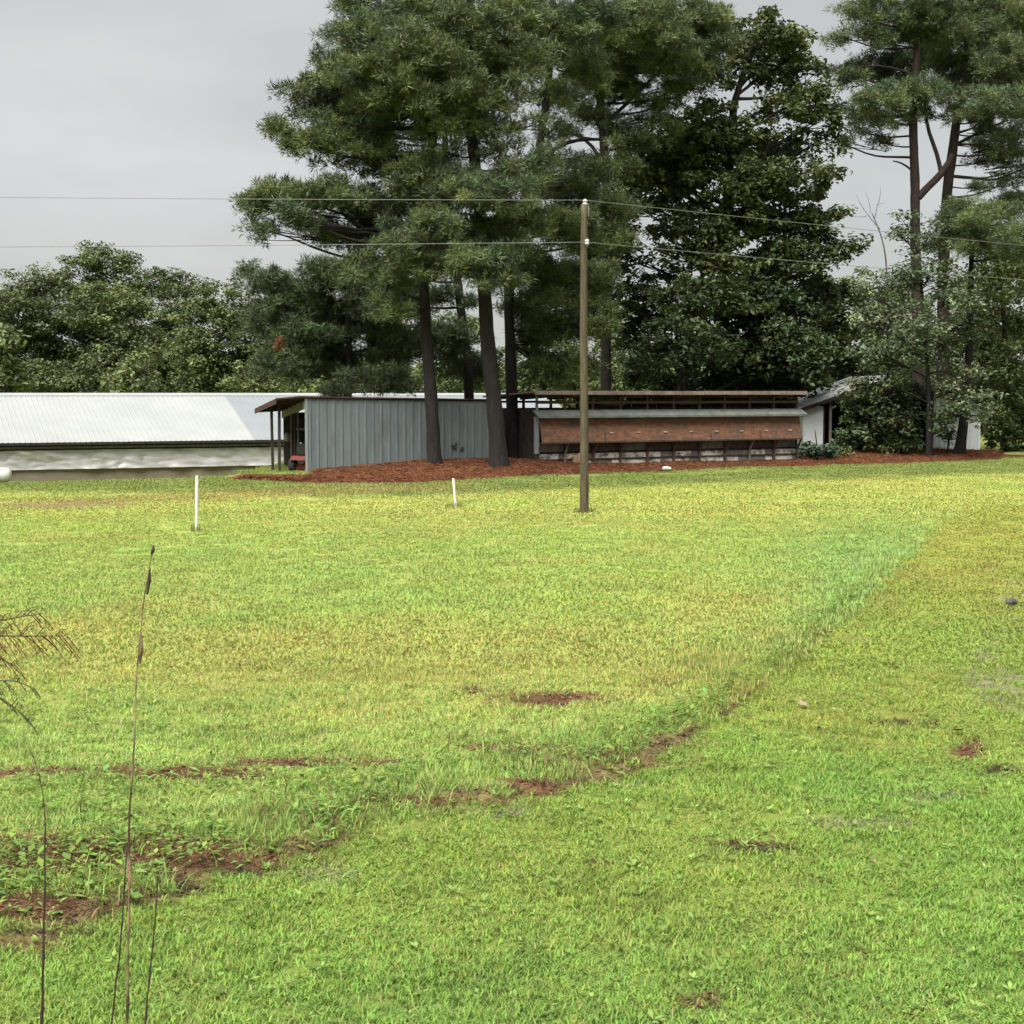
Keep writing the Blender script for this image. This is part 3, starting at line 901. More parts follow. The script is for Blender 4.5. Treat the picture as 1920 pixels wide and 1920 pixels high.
def grey_shed():
    x0, y0 = SH[0], SH[1]
    z0 = SH[2]
    e = empty('metal_shed', (x0, y0, z0), SYAW, 'grey ribbed metal shed with open left end behind the pines', 'shed')
    L, D = 6.38, 5.0
    def top(u, v): return 2.50 - z0 - .016 * u - .075 * v
    pw = L / 8
    V, Fc = rib_panel(pw - .004, 1.0, 3, .022, .045)
    for k in range(8):
        Vs = [(p[0] + 0, p[1], -.25 + p[2] * (top(k * pw + p[0], 0) + .22)) for p in V]
        me = bpy.data.meshes.new('wall_panel'); me.from_pydata(Vs, [], Fc)
        o = link('wall_panel', me, 'shed_metal', e); o.location = (k * pw, 0, 0)
    MB().box(-.035, .05, -.03, .05, -.25, top(0, 0) - .02).build('corner_trim', 'trim_metal', e)
    MB().box(L - .05, L + .035, -.03, .05, -.25, top(L, 0) - .02).build('corner_trim', 'trim_metal', e)
    # right end and back walls, floor
    MB().hexa([(L - .03, .06, -.2), (L, .06, -.2), (L, D, -.2), (L - .03, D, -.2), (L - .03, .06, top(L, 0) - .05), (L, .06, top(L, 0) - .05), (L, D, top(L, D) - .05), (L - .03, D, top(L, D) - .05)]).build('end_wall', 'shed_metal', e)
    MB().box(.0, L - .04, D - .06, D, -.2, top(L, D) - .06).build('back_wall', 'dark_wood', e)
    for k in range(6):
        MB().box(.02, .07, D - .75 - k * .78, D - .68 - k * .78, -.1, top(0, D - .7 - k * .78) - .1).build('stud', 'grey_wood' if k in (1, 3) else 'dark_wood', e) if k in (1, 2, 3) else None
    MB().box(1.3, 1.36, .08, D - .1, -.1, 2.1).build('partition', 'dark_wood', e)
    for k in range(5):
        MB().box(1.24, 1.29, .5 + k * .9, .58 + k * .9, -.1, 2.1).build('stud', 'grey_wood', e)
    MB().box(.05, .13, .1, 2.4, 1.40, 1.48).build('cross_rail', 'dark_wood', e)
    MB().box(.15, .75, .12, 1.0, .86, .91).build('bench_top', 'dark_wood', e)
    MB().box(.2, .7, .2, .9, .0, .85).build('bench_cabinet', 'black_plastic', e)
    # header over the opening
    MB().hexa([(-.06, .05, top(0, 0) - .36), (-.01, .05, top(0, 0) - .36), (-.01, D, top(0, D) - .36), (-.06, D, top(0, D) - .36),
               (-.06, .05, top(0, 0) - .10), (-.01, .05, top(0, 0) - .10), (-.01, D, top(0, D) - .10), (-.06, D, top(0, D) - .10)]).build('header', 'beige_wood', e)
    # roof with overhang to the left
    a, b = -.98, L + .12
    t0 = lambda u, v: top(u, v) + .0 - (.10 * max(0, -u - .2))
    us = [a, -.2, b]
    for k in range(2):
        u0, u1 = us[k], us[k + 1]
        MB().hexa([(u0, -.10, t0(u0, -.1)), (u1, -.10, t0(u1, -.1)), (u1, D + .15, t0(u1, D)), (u0, D + .15, t0(u0, D)),
                   (u0, -.10, t0(u0, -.1) + .045), (u1, -.10, t0(u1, -.1) + .045), (u1, D + .15, t0(u1, D) + .045), (u0, D + .15, t0(u0, D) + .045)]).build('roof_sheet', 'rust_roof', e)
    MB().hexa([(a - .03, -.1, t0(a, 0) - .14), (a, -.1, t0(a, 0) - .14), (a, D + .1, t0(a, D) - .14), (a - .03, D + .1, t0(a, D) - .14),
               (a - .03, -.1, t0(a, 0) + .02), (a, -.1, t0(a, 0) + .02), (a, D + .1, t0(a, D) + .02), (a - .03, D + .1, t0(a, D) + .02)]).build('fascia', 'rust_roof', e)
    for v in (.6, 1.6, 2.6, 3.6, 4.6):
        MB().bar((a, v, t0(a, v) - .07), (.1, v, t0(0, v) - .07), .05, .11).build('rafter', 'rust_roof', e)
    for v, w_ in ((1.0, .09), (2.5, .09)):
        MB().bar((-.75, v, -.2), (-.75 - (.03 if v > 2 else -.02), v, t0(-.75, v) - .02), w_, w_).build('post', 'dark_wood', e)
    # small ragged near-black patches set on the wall face
    for (cx, cz, r_) in ((5.02, .82, .10), (5.30, .74, .075), (5.10, .93, .045)):
        vv = []
        for k in range(11):
            a_ = 2 * math.pi * k / 11
            rr = r_ * (.6 + .7 * rng.random())
            vv.append((cx + rr * math.cos(a_), -.034, cz + rr * 1.2 * math.sin(a_)))
        vb = [(p[0], -.028, p[2]) for p in vv]
        n = len(vv)
        MB().add(vv + vb, [tuple(range(n))] + [(k, n + k, n + (k + 1) % n, (k + 1) % n) for k in range(n)]).build('dark_patch', 'black_gap', e)
    return e
SHED = grey_shed()

def shed_pt(u, v, z=0.0):
    c, s = math.cos(SYAW), math.sin(SYAW)
    return (SH[0] + u * c - v * s, SH[1] + u * s + v * c, SH[2] + z)

def wheel(parent, c, r, wd, rim_mat):
    t = MB().lathe([(r * .62, -wd / 2), (r * .9, -wd / 2), (r, -wd * .3), (r, wd * .3), (r * .9, wd / 2), (r * .62, wd / 2)], 'y', c, 18).build('wheel', 'rubber', parent, True)
    MB().lathe([(r * .2, -wd * .52), (r * .6, -wd * .45), (r * .6, wd * .45), (r * .2, wd * .52)], 'y', c, 14).build('rim', rim_mat, t)

def mower():
    p = shed_pt(.30, 1.35)
    e = empty('riding_mower', (p[0], p[1], p[2]), SYAW + R(62), 'red riding mower parked in the open end of the grey shed', 'mower')
    for sx in (-.45, .42):
        for sy in (-.4, .4):
            wheel(e, (sx, sy, .24 if sx < 0 else .19), .24 if sx < 0 else .19, .2, 'grey_wood')
    MB().hexa([(.1, -.28, .3), (.78, -.24, .3), (.78, .24, .3), (.1, .28, .3), (.08, -.24, .72), (.72, -.18, .62), (.72, .18, .62), (.08, .24, .72)]).build('hood', 'mower_red', e)
    MB().hexa([(-.75, -.42, .42), (-.1, -.42, .42), (-.1, .42, .42), (-.75, .42, .42), (-.68, -.36, .56), (-.16, -.36, .56), (-.16, .36, .56), (-.68, .36, .56)]).build('fender', 'mower_red', e)
    MB().hexa([(-.6, -.2, .57), (-.18, -.2, .57), (-.18, .2, .57), (-.6, .2, .57), (-.6, -.2, .66), (-.2, -.18, .66), (-.2, .18, .66), (-.6, .2, .66)]).hexa([(-.68, -.2, .6), (-.58, -.2, .62), (-.58, .2, .62), (-.68, .2, .6), (-.76, -.17, .98), (-.68, -.17, .98), (-.68, .17, .98), (-.76, .17, .98)]).build('seat', 'black_plastic', e)
    MB().box(-.5, .6, -.55, .55, .1, .24).build('mower_deck', 'mower_red', e)
    ring = [(.02 + .06 * math.sin(a), .17 * math.cos(a), .9 + .13 * math.sin(a)) for a in np.linspace(0, 6.283, 15)]
    MB().tube(ring, .018, 6).bar((.1, 0, .68), (.02, 0, .9), .03, .03).build('steering_wheel', 'black_plastic', e)
mower()

def shed_clutter():
    p = shed_pt(.3, .32, .915)
    b = MB().lathe([(.11, 0), (.125, .22), (.13, .24), (.118, .245)], 'z', (0, 0, 0), 16).build('bucket', 'litter_white', None, True)
    b.location = p
    tag(b, 'white bucket on the bench just inside the grey shed', 'bucket')
    MB().tube([(-.12, 0, .22), (-.08, 0, .33), (0, 0, .37), (.08, 0, .33), (.12, 0, .22)], .006, 5).build('handle', 'wire', b)
    p = shed_pt(-.02, 1.05, 0)
    pts = [(0, 0, 1.0), (.02, .03, .85), (-.03, .02, .7), (.03, -.03, .55), (.05, -.02, .40), (.1, -.05, .3)]
    h = MB().tube(pts, [.03, .03, .028, .035, .04, .05], 8).build('hose', 'litter_white', None, True)
    h.location = p
    tag(h, 'pale hose hanging above the red mower', 'hose')
    p = shed_pt(.0, 4.05, 0.93)
    me = MB().lathe([(.03, .34), (.10, .30), (.15, .18), (.13, .05), (.05, 0)], 'z', (0, 0, 0), 12).build('feed_bag', 'beige_wood', None, True)
    me.location = p
    tag(me, 'tan bag hanging at the back of the open shed end', 'bag')
shed_clutter()

# ---------------- wooden hen coop in the middle
CP = np.array([*P(1005, 880, CAM_H * F / 140)[:2], 0.0])
CYAW = R(30)
CL = 11.75

def coop():
    z0 = CP[2]
    e = empty('hen_coop', (CP[0], CP[1], z0), CYAW, 'long wooden hen coop with rusty brown flap panels and flat roof', 'coop')
    D = 2.9
    nb = 10
    bw = CL / nb
    # main roof (slightly lower at the back) and its front edge
    MB().hexa([(-.35, -.42, 2.66), (CL + .1, -.42, 2.66), (CL + .1, D + .3, 2.50), (-.35, D + .3, 2.50), (-.35, -.42, 2.72), (CL + .1, -.42, 2.72), (CL + .1, D + .3, 2.56), (-.35, D + .3, 2.56)]).build('roof', 'roof_edge', e)
    k = 5
    for i in range(k):
        a, b = -.33 + i * (CL + .41) / k, -.33 + (i + 1) * (CL + .41) / k - .012
        dz = .012 * (rng.random() - .5)
        MB().box(a, b, -.46, -.425, 2.60 + dz, 2.735 + dz).build('fascia_board', 'roof_edge', e)
    for i in range(nb + 1):
        u = min(max(i * bw, .04), CL - .04)
        MB().box(u - .035, u + .035, -.02, .06, .05, 2.655).build('front_post', 'brown_wood' if i else 'trim_metal', e)
        MB().box(u - .04, u + .04, D - .08, D, .05, 2.5).build('back_post', 'dark_wood', e)
        MB().bar((u, -.35, 2.60), (u, D + .2, 2.46), .05, .10).build('rafter', 'dark_wood', e)
    MB().box(0, CL, -.05, -.025, 2.28, 2.37).build('upper_rail', 'brown_wood', e)
    MB().box(0, CL, D - .02, D + .02, 2.30, 2.38).build('back_rail', 'dark_wood', e)
    MB().box(.0, CL, D - .14, D - .10, .1, 2.12).build('back_wall', 'dark_wood', e)
    for i in range(3, nb):       # boards across the back above the wall, all but the first bays
        MB().box(i * bw + .02, (i + 1) * bw - .02, D - .18, D - .15, 2.05, 2.34 + .08 * rng.random()).build('back_board', 'brown_wood', e)
    for i in range(nb):
        a, b = i * bw + .03, (i + 1) * bw - .03
        MB().box(a, b, .075, .095, 2.50, 2.62).build('slat', 'brown_wood' if i % 2 else 'dark_wood', e)
        if i > 2:
            MB().box(a, b, 1.40, 1.43, 2.18 + .1 * rng.random(), 2.47).build('slat', 'dark_wood' if i % 3 else 'grey_wood', e)
    MB().box(.02, .05, .06, D - .15, .1, 2.1).build('end_wall', 'dark_wood', e)
    MB().box(CL - .05, CL - .02, .06, D - .15, .1, 2.45).build('end_wall', 'brown_wood', e)
    MB().box(.1, CL - .1, .3, .36, 1.95, 2.05).build('perch', 'brown_wood', e)
    MB().box(.1, CL - .1, .9, .96, 2.06, 2.14).build('perch', 'brown_wood', e)
    # metal awning
    na = 6
    for i in range(na):
        a, b = -.18 + i * (CL + .3) / na, -.18 + (i + 1) * (CL + .3) / na - .01
        dz = .01 * (rng.random() - .5)
        MB().hexa([(a, -.46, 1.83 + dz), (b, -.46, 1.83 + dz), (b, -.055, 2.03 + dz), (a, -.055, 2.03 + dz), (a, -.46, 1.865 + dz), (b, -.46, 1.865 + dz), (b, -.055, 2.065 + dz), (a, -.055, 2.065 + dz)]).build('awning_sheet', 'awning', e)
    MB().box(-.16, CL + .1, -.475, -.462, 1.79, 1.85).build('awning_edge', 'awning', e)
    MB().box(-.16, .03, -.16, -.12, .55, 1.84).build('end_trim', 'trim_metal', e)
    # big flap panels, flaring out at the bottom
    nf = 5
    for i in range(nf):
        a, b = .04 + i * (CL - .06) / nf, .04 + (i + 1) * (CL - .06) / nf - .012
        s = .012 * (rng.random() - .5)
        f = MB().hexa([(a, -.34 + s, .94), (b, -.34 + s, .94), (b, -.31 + s, .94), (a, -.31 + s, .94), (a, -.16 + s, 1.80), (b, -.16 + s, 1.80), (b, -.13 + s, 1.80), (a, -.13 + s, 1.80)]).build('flap_panel', 'osb', e)
        MB().box(a, b, -.37 + s, -.335 + s, .90, .955).build('flap_lip', 'brown_wood', f)
        for q in range(2):
            u = a + (b - a) * (.25 + .5 * q)
            if i == 0 and q == 0: continue
            MB().box(u - .07, u + .07, -.318 + s, -.265 + s, 1.228 + .02 * s, 1.275).build('handle', 'handle_tan', f)
        if i in (1, 3, 4):      # battens nailed on
            u = a + (b - a) * .12
            MB().hexa([(u, -.355 + s, .96), (u + .05, -.355 + s, .96), (u + .05, -.335 + s, .96), (u, -.335 + s, .96), (u, -.295 + s, 1.26), (u + .05, -.295 + s, 1.26), (u + .05, -.27 + s, 1.26), (u, -.27 + s, 1.26)]).build('batten', 'brown_wood', f)
    # struts, lower boards and sill
    for i in range(nb + 1):
        u = min(max(i * bw + .05 * (rng.random() - .5), .04), CL - .04)
        m_ = 'grey_wood' if i in (1, 8) else 'brown_wood'
        MB().bar((u, -.30, .92), (u, -.06, .52), .07, .05).bar((u, -.06, .55), (u, -.06, .02), .07, .05).build('strut', m_, e)
    for i in range(nb):
        a, b = i * bw + .04, (i + 1) * bw - .04
        MB().box(a, b, .02, .05, .60, .90).build('lower_board', 'brown_wood' if i % 3 else 'grey_wood', e)
        for z_a, z_b in ((.345, .525), (.12, .295)):
            sp = a + (b - a) * (.35 + .5 * rng.random())
            MB().box(a, sp - .006, .015, .04, z_a, z_b).build('nest_board', 'peeling' if rng.random() < .75 else 'grey_wood', e)
            MB().box(sp + .006, b, .015, .04, z_a, z_b).build('nest_board', 'peeling' if rng.random() < .5 else 'grey_wood', e)
        MB().box(a, b, -.03, .012, .300, .335).build('nest_rail', 'dark_wood', e)
    MB().box(.02, CL - .02, .055, .1, .05, .95).build('backing', 'black_gap', e)
    MB().box(-.02, CL + .02, -.13, -.02, -.12, .09).build('sill', 'brown_wood', e)
coop()

def coop_pt(u, v, z=0.0):
    c, s = math.cos(CYAW), math.sin(CYAW)
    return (CP[0] + u * c - v * s, CP[1] + u * s + v * c, CP[2] + z)

def coop_things():
    p = GP(1079, 880)
    b = empty('cardboard_box', (p[0], p[1], T(p[0], p[1]) + .04), R(24), 'open tan cardboard box leaning by the coop struts beside the pole', 'box')
    MB().hexa([(-.14, -.12, 0), (.14, -.12, .02), (.14, .12, .02), (-.14, .12, 0), (-.15, -.13, .32), (.15, -.13, .34), (.15, .13, .34), (-.15, .13, .32)]).build('carton', 'cardboard', b)
    MB().hexa([(.13, -.13, .33), (.16, -.13, .33), (.16, .13, .33), (.13, .13, .33), (.25, -.14, .45), (.27, -.14, .45), (.27, .12, .45), (.25, .12, .45)]).build('flap', 'cardboard', b)
    MB().hexa([(-.16, -.13, .31), (-.13, -.13, .31), (-.13, .13, .31), (-.16, .13, .31), (-.27, -.13, .24), (-.25, -.13, .24), (-.25, .13, .24), (-.27, .13, .24)]).build('flap', 'cardboard', b)
    p = GP(1250, 885)
    V, Fq, _ = tube_np(np.array([(-.15, 0, .07), (-.12, 0, .08), (-.03, .02, .085), (.06, 0, .08), (.13, -.01, .07), (.16, 0, .06)]), np.array([.005, .055, .07, .065, .05, .004]), 10, .35, rng)
    s = link('plastic_bag', np_mesh('plastic_bag', V, [Fq], None, True), 'litter_white')
    s.location = (p[0], p[1], T(p[0], p[1]) + .03)
    tag(s, 'crumpled white plastic bag lying on the straw before the coop', 'bag')
coop_things()

# ---------------- white shed on the right, half hidden by bushes
WS = GP(1506, 857)

def white_shed():
    x0, y0 = WS[0], 64.3
    e = empty('white_shed', (x0, y0, 0), R(4), 'white metal gabled shed half hidden by bushes right of the coop', 'shed')
    L, D = 7.55, 6.0
    ez, pk = 2.12, 3.42
    def roofz(u): return ez + (pk - ez) * (1 - abs(u - L / 2) / (L / 2))
    def panel(u0, u1, mat, ribs, name='wall_panel', zb=-.2, zt=None):
        V, Fc = rib_panel(u1 - u0, 1.0, ribs, .02, .04)
        Vs = [(p[0] + u0, p[1], zb + p[2] * ((zt or roofz(p[0] + u0) - .06) - zb)) for p in V]
        me = bpy.data.meshes.new(name); me.from_pydata(Vs, [], Fc)
        return link(name, me, mat, e)
    MB().box(.0, .86, -.02, .02, -.2, roofz(.1) - .03).build('wall_panel', 'white_paint', e)
    MB().box(.84, .90, -.05, .03, -.2, roofz(.85) - .03).build('jamb', 'dark_wood', e)
    panel(5.55, 6.2, 'white_paint', 3)
    panel(6.2, 6.85, 'white_paint', 3)
    panel(6.85, 7.5, 'white_paint', 3)
    MB().box(7.48, 7.58, -.04, .04, -.2, 2.1).build('corner_trim', 'white_paint', e)
    for u in (1.15, 2.6, 4.1, 5.5):
        MB().box(u - .05, u + .05, -.05, .05, -.1, roofz(u) - .1).build('post', 'beige_wood' if u < 2 else 'dark_wood', e)
    MB().box(.9, 5.5, D - .1, D, 0, 2.2).build('back_wall', 'dark_wood', e)
    MB().box(0, .04, .03, D, 0, ez - .05).build('side_wall', 'white_paint', e)
    MB().box(L - .04, L, .05, D, 0, ez - .05).build('side_wall', 'white_paint', e)
    for s in (0, 1):
        u0, u1 = (-.25, L / 2) if s == 0 else (L / 2, L + .25)
        za, zb = (roofz(0) - .085, pk) if s == 0 else (pk, roofz(L) - .085)
        n = 7
        for k in range(n):
            v0, v1 = -.3 + k * (D + .5) / n, -.3 + (k + 1) * (D + .5) / n - .01
            dz = .006 * (k % 2)
            MB().hexa([(u0, v0, za - .03 + dz), (u1, v0, zb - .03 + dz), (u1, v1, zb - .03 + dz), (u0, v1, za - .03 + dz), (u0, v0, za + dz), (u1, v0, zb + dz), (u1, v1, zb + dz), (u0, v1, za + dz)]).build('roof_sheet', 'white_roof', e)
    MB().bar((-.25, -.33, ez - .17), (L / 2, -.33, pk - .10), .03, .14).bar((L + .25, -.33, ez - .17), (L / 2, -.33, pk - .10), .03, .14).build('barge_board', 'dark_wood', e)
    # fallen leaves and twigs on the roof
    n = 900
    u = .15 + 3.5 * rng.random(n) ** .8; v = -.25 + 5.5 * rng.random(n)
    keep = rng.random(n) < .30 * np.maximum(u - .55, 0)
    u, v = u[keep], v[keep]; n = len(u)
    z = ez + (pk - ez) * (u / (L / 2)) + .02 + .03 * rng.random(n)
    az = rng.random(n) * 6.28; s = .05 + .09 * rng.random(n)
    p = np.stack([u, v, z], 1)
    d1 = np.stack([np.cos(az), np.sin(az), .35 * np.cos(az) + .2 * (rng.random(n) - .5)], 1) * s[:, None]
    d2 = np.stack([-np.sin(az), np.cos(az), -.35 * np.sin(az)], 1) * s[:, None] * .5
    V = np.stack([p - d1, p - d2, p + d1, p + d2], 1).reshape(-1, 3)
    c = np.repeat(np.array([[.05, .035, .022]]) * (.5 + 1.2 * rng.random((n, 1))), 4, 0)
    o = link('leaf_litter', np_mesh('leaf_litter', V, [np.arange(n)[:, None] * 4 + np.array([[0, 1, 2, 3]])], c), 'leaf', e)
    o['kind'] = 'stuff'
white_shed()

# ---------------- white gas tank at the left edge
def tank():
    p = GP(4, 908)
    e = empty('gas_tank', (p[0] - .74, p[1], T(p[0] - .7, p[1]) - .06), R(6), 'white gas tank on feet beside the poultry house at left edge', 'tank')
    r = .225
    prof = [(.02, -1.0), (.12, -.98), (.19, -.92), (r, -.8), (r, .8), (.19, .92), (.12, .98), (.02, 1.0)]
    MB().lathe(prof, 'x', (0, 0, .36), 20).build('tank_body', 'tank_white', e, True)
    for u in (-.6, .55):
        MB().box(u - .05, u + .05, -.18, .18, -.05, .16).build('foot', 'tank_white', e)
    MB().lathe([(.1, 0), (.1, .1), (.06, .14)], 'z', (0, 0, .6), 12).build('valve_dome', 'tank_white', e, True)
tank()

# ================================================================== POLE, WIRES, STAKES
PB = GP(1095, 962)

def pole():
    h = P(1093, 384, PB[1])[2]
    zb = T(PB[0], PB[1])
    e = empty('utility_pole', (PB[0], PB[1], zb), 0, 'weathered wooden utility pole standing in the field', 'pole')
    n = 26
    zs = np.linspace(-.3, h - zb, n)
    pts = np.stack([-.025 * (zs / 7) + .008 * np.sin(zs * 1.1), np.zeros(n), zs], 1)
    rad = np.interp(zs, [-.3, 0, 7], [.108, .102, .068])
    V, Fq, _ = tube_np(pts, rad, 16, .05, rng)
    me = np_mesh('shaft', np.concatenate([V, [pts[-1]]]), [Fq, np.array([[(n - 1) * 16 + k, (n - 1) * 16 + (k + 1) % 16, n * 16] for k in range(16)])], None, True)
    link('shaft', me, 'pole_wood', e)
    t = h - zb
    MB().lathe([(.02, t - .02), (.06, t), (.066, t + .025), (.036, t + .045), (.036, t + .06), (.058, t + .07), (.052, t + .095), (.03, t + .11), (.02, t + .125)], 'z', (.0, 0, 0), 14).build('insulator', 'porcelain', e, True)
    MB().lathe([(.012, t - .25), (.012, t + .0)], 'z', (.075, -.02, 0), 6).build('pin', 'wire', e)
    t2 = P(1096, 455, PB[1])[2] - zb
    MB().lathe([(.02, -.06), (.05, -.05), (.05, -.015), (.035, 0), (.05, .015), (.05, .05), (.02, .06)], 'z', (.04, -.12, t2), 12).build('insulator', 'porcelain', e, True)
    MB().bar((.04, -.14, t2 - .1), (.04, -.14, t2 + .1), .02, .02).build('bracket', 'wire', e)
    return h, t2 + zb
H1, H2 = pole()

def wires():
    for nm, zz, lab, left, right in (('power_line', H1 + .1, 'upper power line running over the top of the pole', (370, .0), (460, 0)), ('power_line', H2, 'lower power line fixed below the top of the pole', (463, .0), (525, 0))):
        y_off = -.0 if zz == H1 + .1 else -.12
        a = P(0, left[0], PB[1] + .2)
        dirl = (a - np.array([PB[0], PB[1] + y_off, zz]))
        b = P(1920, right[0], 44.4)
        dirr = (b - np.array([PB[0], PB[1] + y_off, zz]))
        pts = []
        for t in np.linspace(3.0, 0, 40)[:-1]:
            s = -.10 * (1 - (2 * t / 3.0 - 1) ** 2) * 0
            pts.append(np.array([PB[0], PB[1] + y_off, zz]) + dirl * t + np.array([0, 0, .045 * (t * t - t)]))
        for t in np.linspace(0, 3.0, 40):
            pts.append(np.array([PB[0], PB[1] + y_off, zz]) + dirr * t + np.array([0, 0, .07 * (t * t - t)]))
        V, Fq, _ = tube_np(np.array(pts), np.full(len(pts), .0062), 6)
        o = link(nm, np_mesh(nm, V, [Fq], None, True), 'wire')
        tag(o, lab, 'wire', 'power lines over the field')
wires()

def stake(px, py, top_px, top_py, lab):
    g = GP(px, py)
    zb = T(g[0], g[1])
    tp = P(top_px, top_py, g[1] - .02)
    a = np.array([g[0], g[1], zb - .1])
    pts = np.linspace(a, tp, 6)
    o = MB().tube(pts - np.array([g[0], g[1], zb]), .031, 14).build('stake', 'pvc', None, False)
    o.location = (g[0], g[1], zb)
    tag(o, lab, 'stake', 'white pipe stakes in the field')
stake(368, 995, 369.5, 892, 'tall upright white pipe stake in the left of the field')
stake(855, 952, 850, 897, 'short leaning white pipe stake below the grey shed')

def base_tufts():
    x, y, l = [], [], []
    for (px, py, n, r_) in ((1095, 962, 150, .22), (368, 995, 60, .12), (855, 952, 70, .14)):
        g = GP(px, py)
        a = rng.random(n) * 6.283
        rr = .06 + r_ * rng.random(n) ** 1.5
        x.append(g[0] + rr * np.cos(a)); y.append(g[1] + rr * np.sin(a)); l.append(.07 + .13 * rng.random(n))
    x, y, l = map(np.concatenate, (x, y, l))
    n = len(x)
    col = np.array([.27, .33, .09]) * (.5 + .6 * rng.random((n, 1)))
    dry = rng.random(n) < .3
    col[dry] = np.array([.26, .2, .1]) * (.6 + .6 * rng.random((dry.sum(), 1)))
    blades('tall_tufts', x, y, l, np.full(n, .012), rng.random(n) * 6.283, np.abs(rng.normal(0, .4, n)) + .1, col, 'untrimmed taller grass around the pole and stake bases')
base_tufts()

def small_stone():
    for px, py, s, lab in ((1896, 1138, .07, 'small grey stone on the bare track at the right edge'),):
        g = GP(px, py)
        V, Fq, _ = tube_np(np.array([(-s, 0, 0), (-s * .7, 0, s * .3), (0, 0, s * .5), (s * .7, .01, s * .35), (s, 0, 0)]), np.array([.01, s * .5, s * .65, s * .45, .01]), 9, .3, rng)
        o = link('stone', np_mesh('stone', V, [Fq], None, True), 'stone')
        o.location = (g[0], g[1], T(g[0], g[1]) + .03)
        tag(o, lab, 'stone')
    for i, (px, py, lab) in enumerate(((1506, 1330, 'pale curled dead leaf alone on the lawn'), (1796, 1382, 'pale dead leaf beside the reddish bare spot at right'),
                                       (1636, 1632, 'pale dead leaf lying in the lower right of the lawn'), (1620, 1803, 'small red brown leaf low on the right of the lawn'))):
        g = GP(px, py)
        s = .055 if i < 2 else .035
        a = rng.random() * 6.28
        V = []
        for u in np.linspace(-1, 1, 7):
            w_ = .45 * math.cos(u * 1.45) + .02
            for v in (-1, 0, 1):
                V.append((s * u, s * w_ * v, s * (.35 * abs(v) * w_ + .25 * u * u)))
        q = [(i_ * 3 + j, i_ * 3 + j + 3, i_ * 3 + j + 4, i_ * 3 + j + 1) for i_ in range(6) for j in (0, 1)]
        m = MB().add(V, q).build('fallen_leaf', 'cardboard' if i < 3 else 'brown_wood', None, True)
        m.location = (g[0], g[1], T(g[0], g[1]) + .04)
        m.rotation_euler = (.3, .2, a)
        tag(m, lab, 'leaf', 'dead leaves on the lawn')
small_stone()

# ================================================================== TREES
def frames(axis, r_):
    n = len(axis)
    t = r_.normal(size=(n, 3))
    a = axis / (np.linalg.norm(axis, axis=1)[:, None] + 1e-9)
    b = np.cross(a, t); b /= np.linalg.norm(b, axis=1)[:, None] + 1e-9
    c = np.cross(a, b)
    return a, b, c

def tuft_variants(k, needles, r_):
    out_ = []
    for _ in range(k):
        th = np.arccos(1 - r_.random(needles) * 1.15)
        ph = r_.random(needles) * 2 * np.pi
        d = np.stack([np.sin(th) * np.cos(ph), np.sin(th) * np.sin(ph), np.cos(th)], 1)
        sd = np.cross(d, r_.normal(size=(needles, 3))); sd /= np.linalg.norm(sd, axis=1)[:, None]
        b0 = np.array([0, 0, -.35]) + np.stack([np.zeros(needles), np.zeros(needles), r_.random(needles) * .5], 1)
        L = (.75 + .4 * r_.random(needles))[:, None]
        w = .058
        tri = np.stack([b0 + d * L * .25 - sd * w, b0 + d * L * .35 + sd * w, b0 + d * L], 1)
        out_.append(tri.reshape(-1, 3))
    return np.array(out_)
TV = tuft_variants(10, 14, np.random.default_rng(3))

def needle_mesh(pos, axis, size, col, r_):
    n = len(pos)
    a, b, c = frames(axis, r_)
    v = TV[r_.integers(0, len(TV), n)] * size[:, None, None]
    V = pos[:, None, :] + v[..., 0:1] * b[:, None, :] + v[..., 1:2] * c[:, None, :] + v[..., 2:3] * a[:, None, :]
    k = V.shape[1]
    V = V.reshape(-1, 3)
    tri = np.arange(len(V)).reshape(-1, 3)
    return V, tri, np.repeat(col, k, 0)

def leaf_mesh(pos, nor, size, col, r_, asp=0.55):
    n = len(pos)
    a, b, c = frames(nor, r_)
    L = size[:, None]
    W = L * asp
    tip = pos + b * L * .5 - a * L * .12
    bas = pos - b * L * .5 - a * L * .08
    l_ = pos + c * W * .5 + a * L * .06 + b * L * .05
    r2 = pos - c * W * .5 + a * L * .06 + b * L * .05
    V = np.stack([bas, l_, tip, r2], 1).reshape(-1, 3)
    k = np.arange(n)[:, None] * 4
    tri = np.concatenate([k + np.array([[0, 1, 2]]), k + np.array([[0, 2, 3]])])
    return V, tri, np.repeat(col, 4, 0)

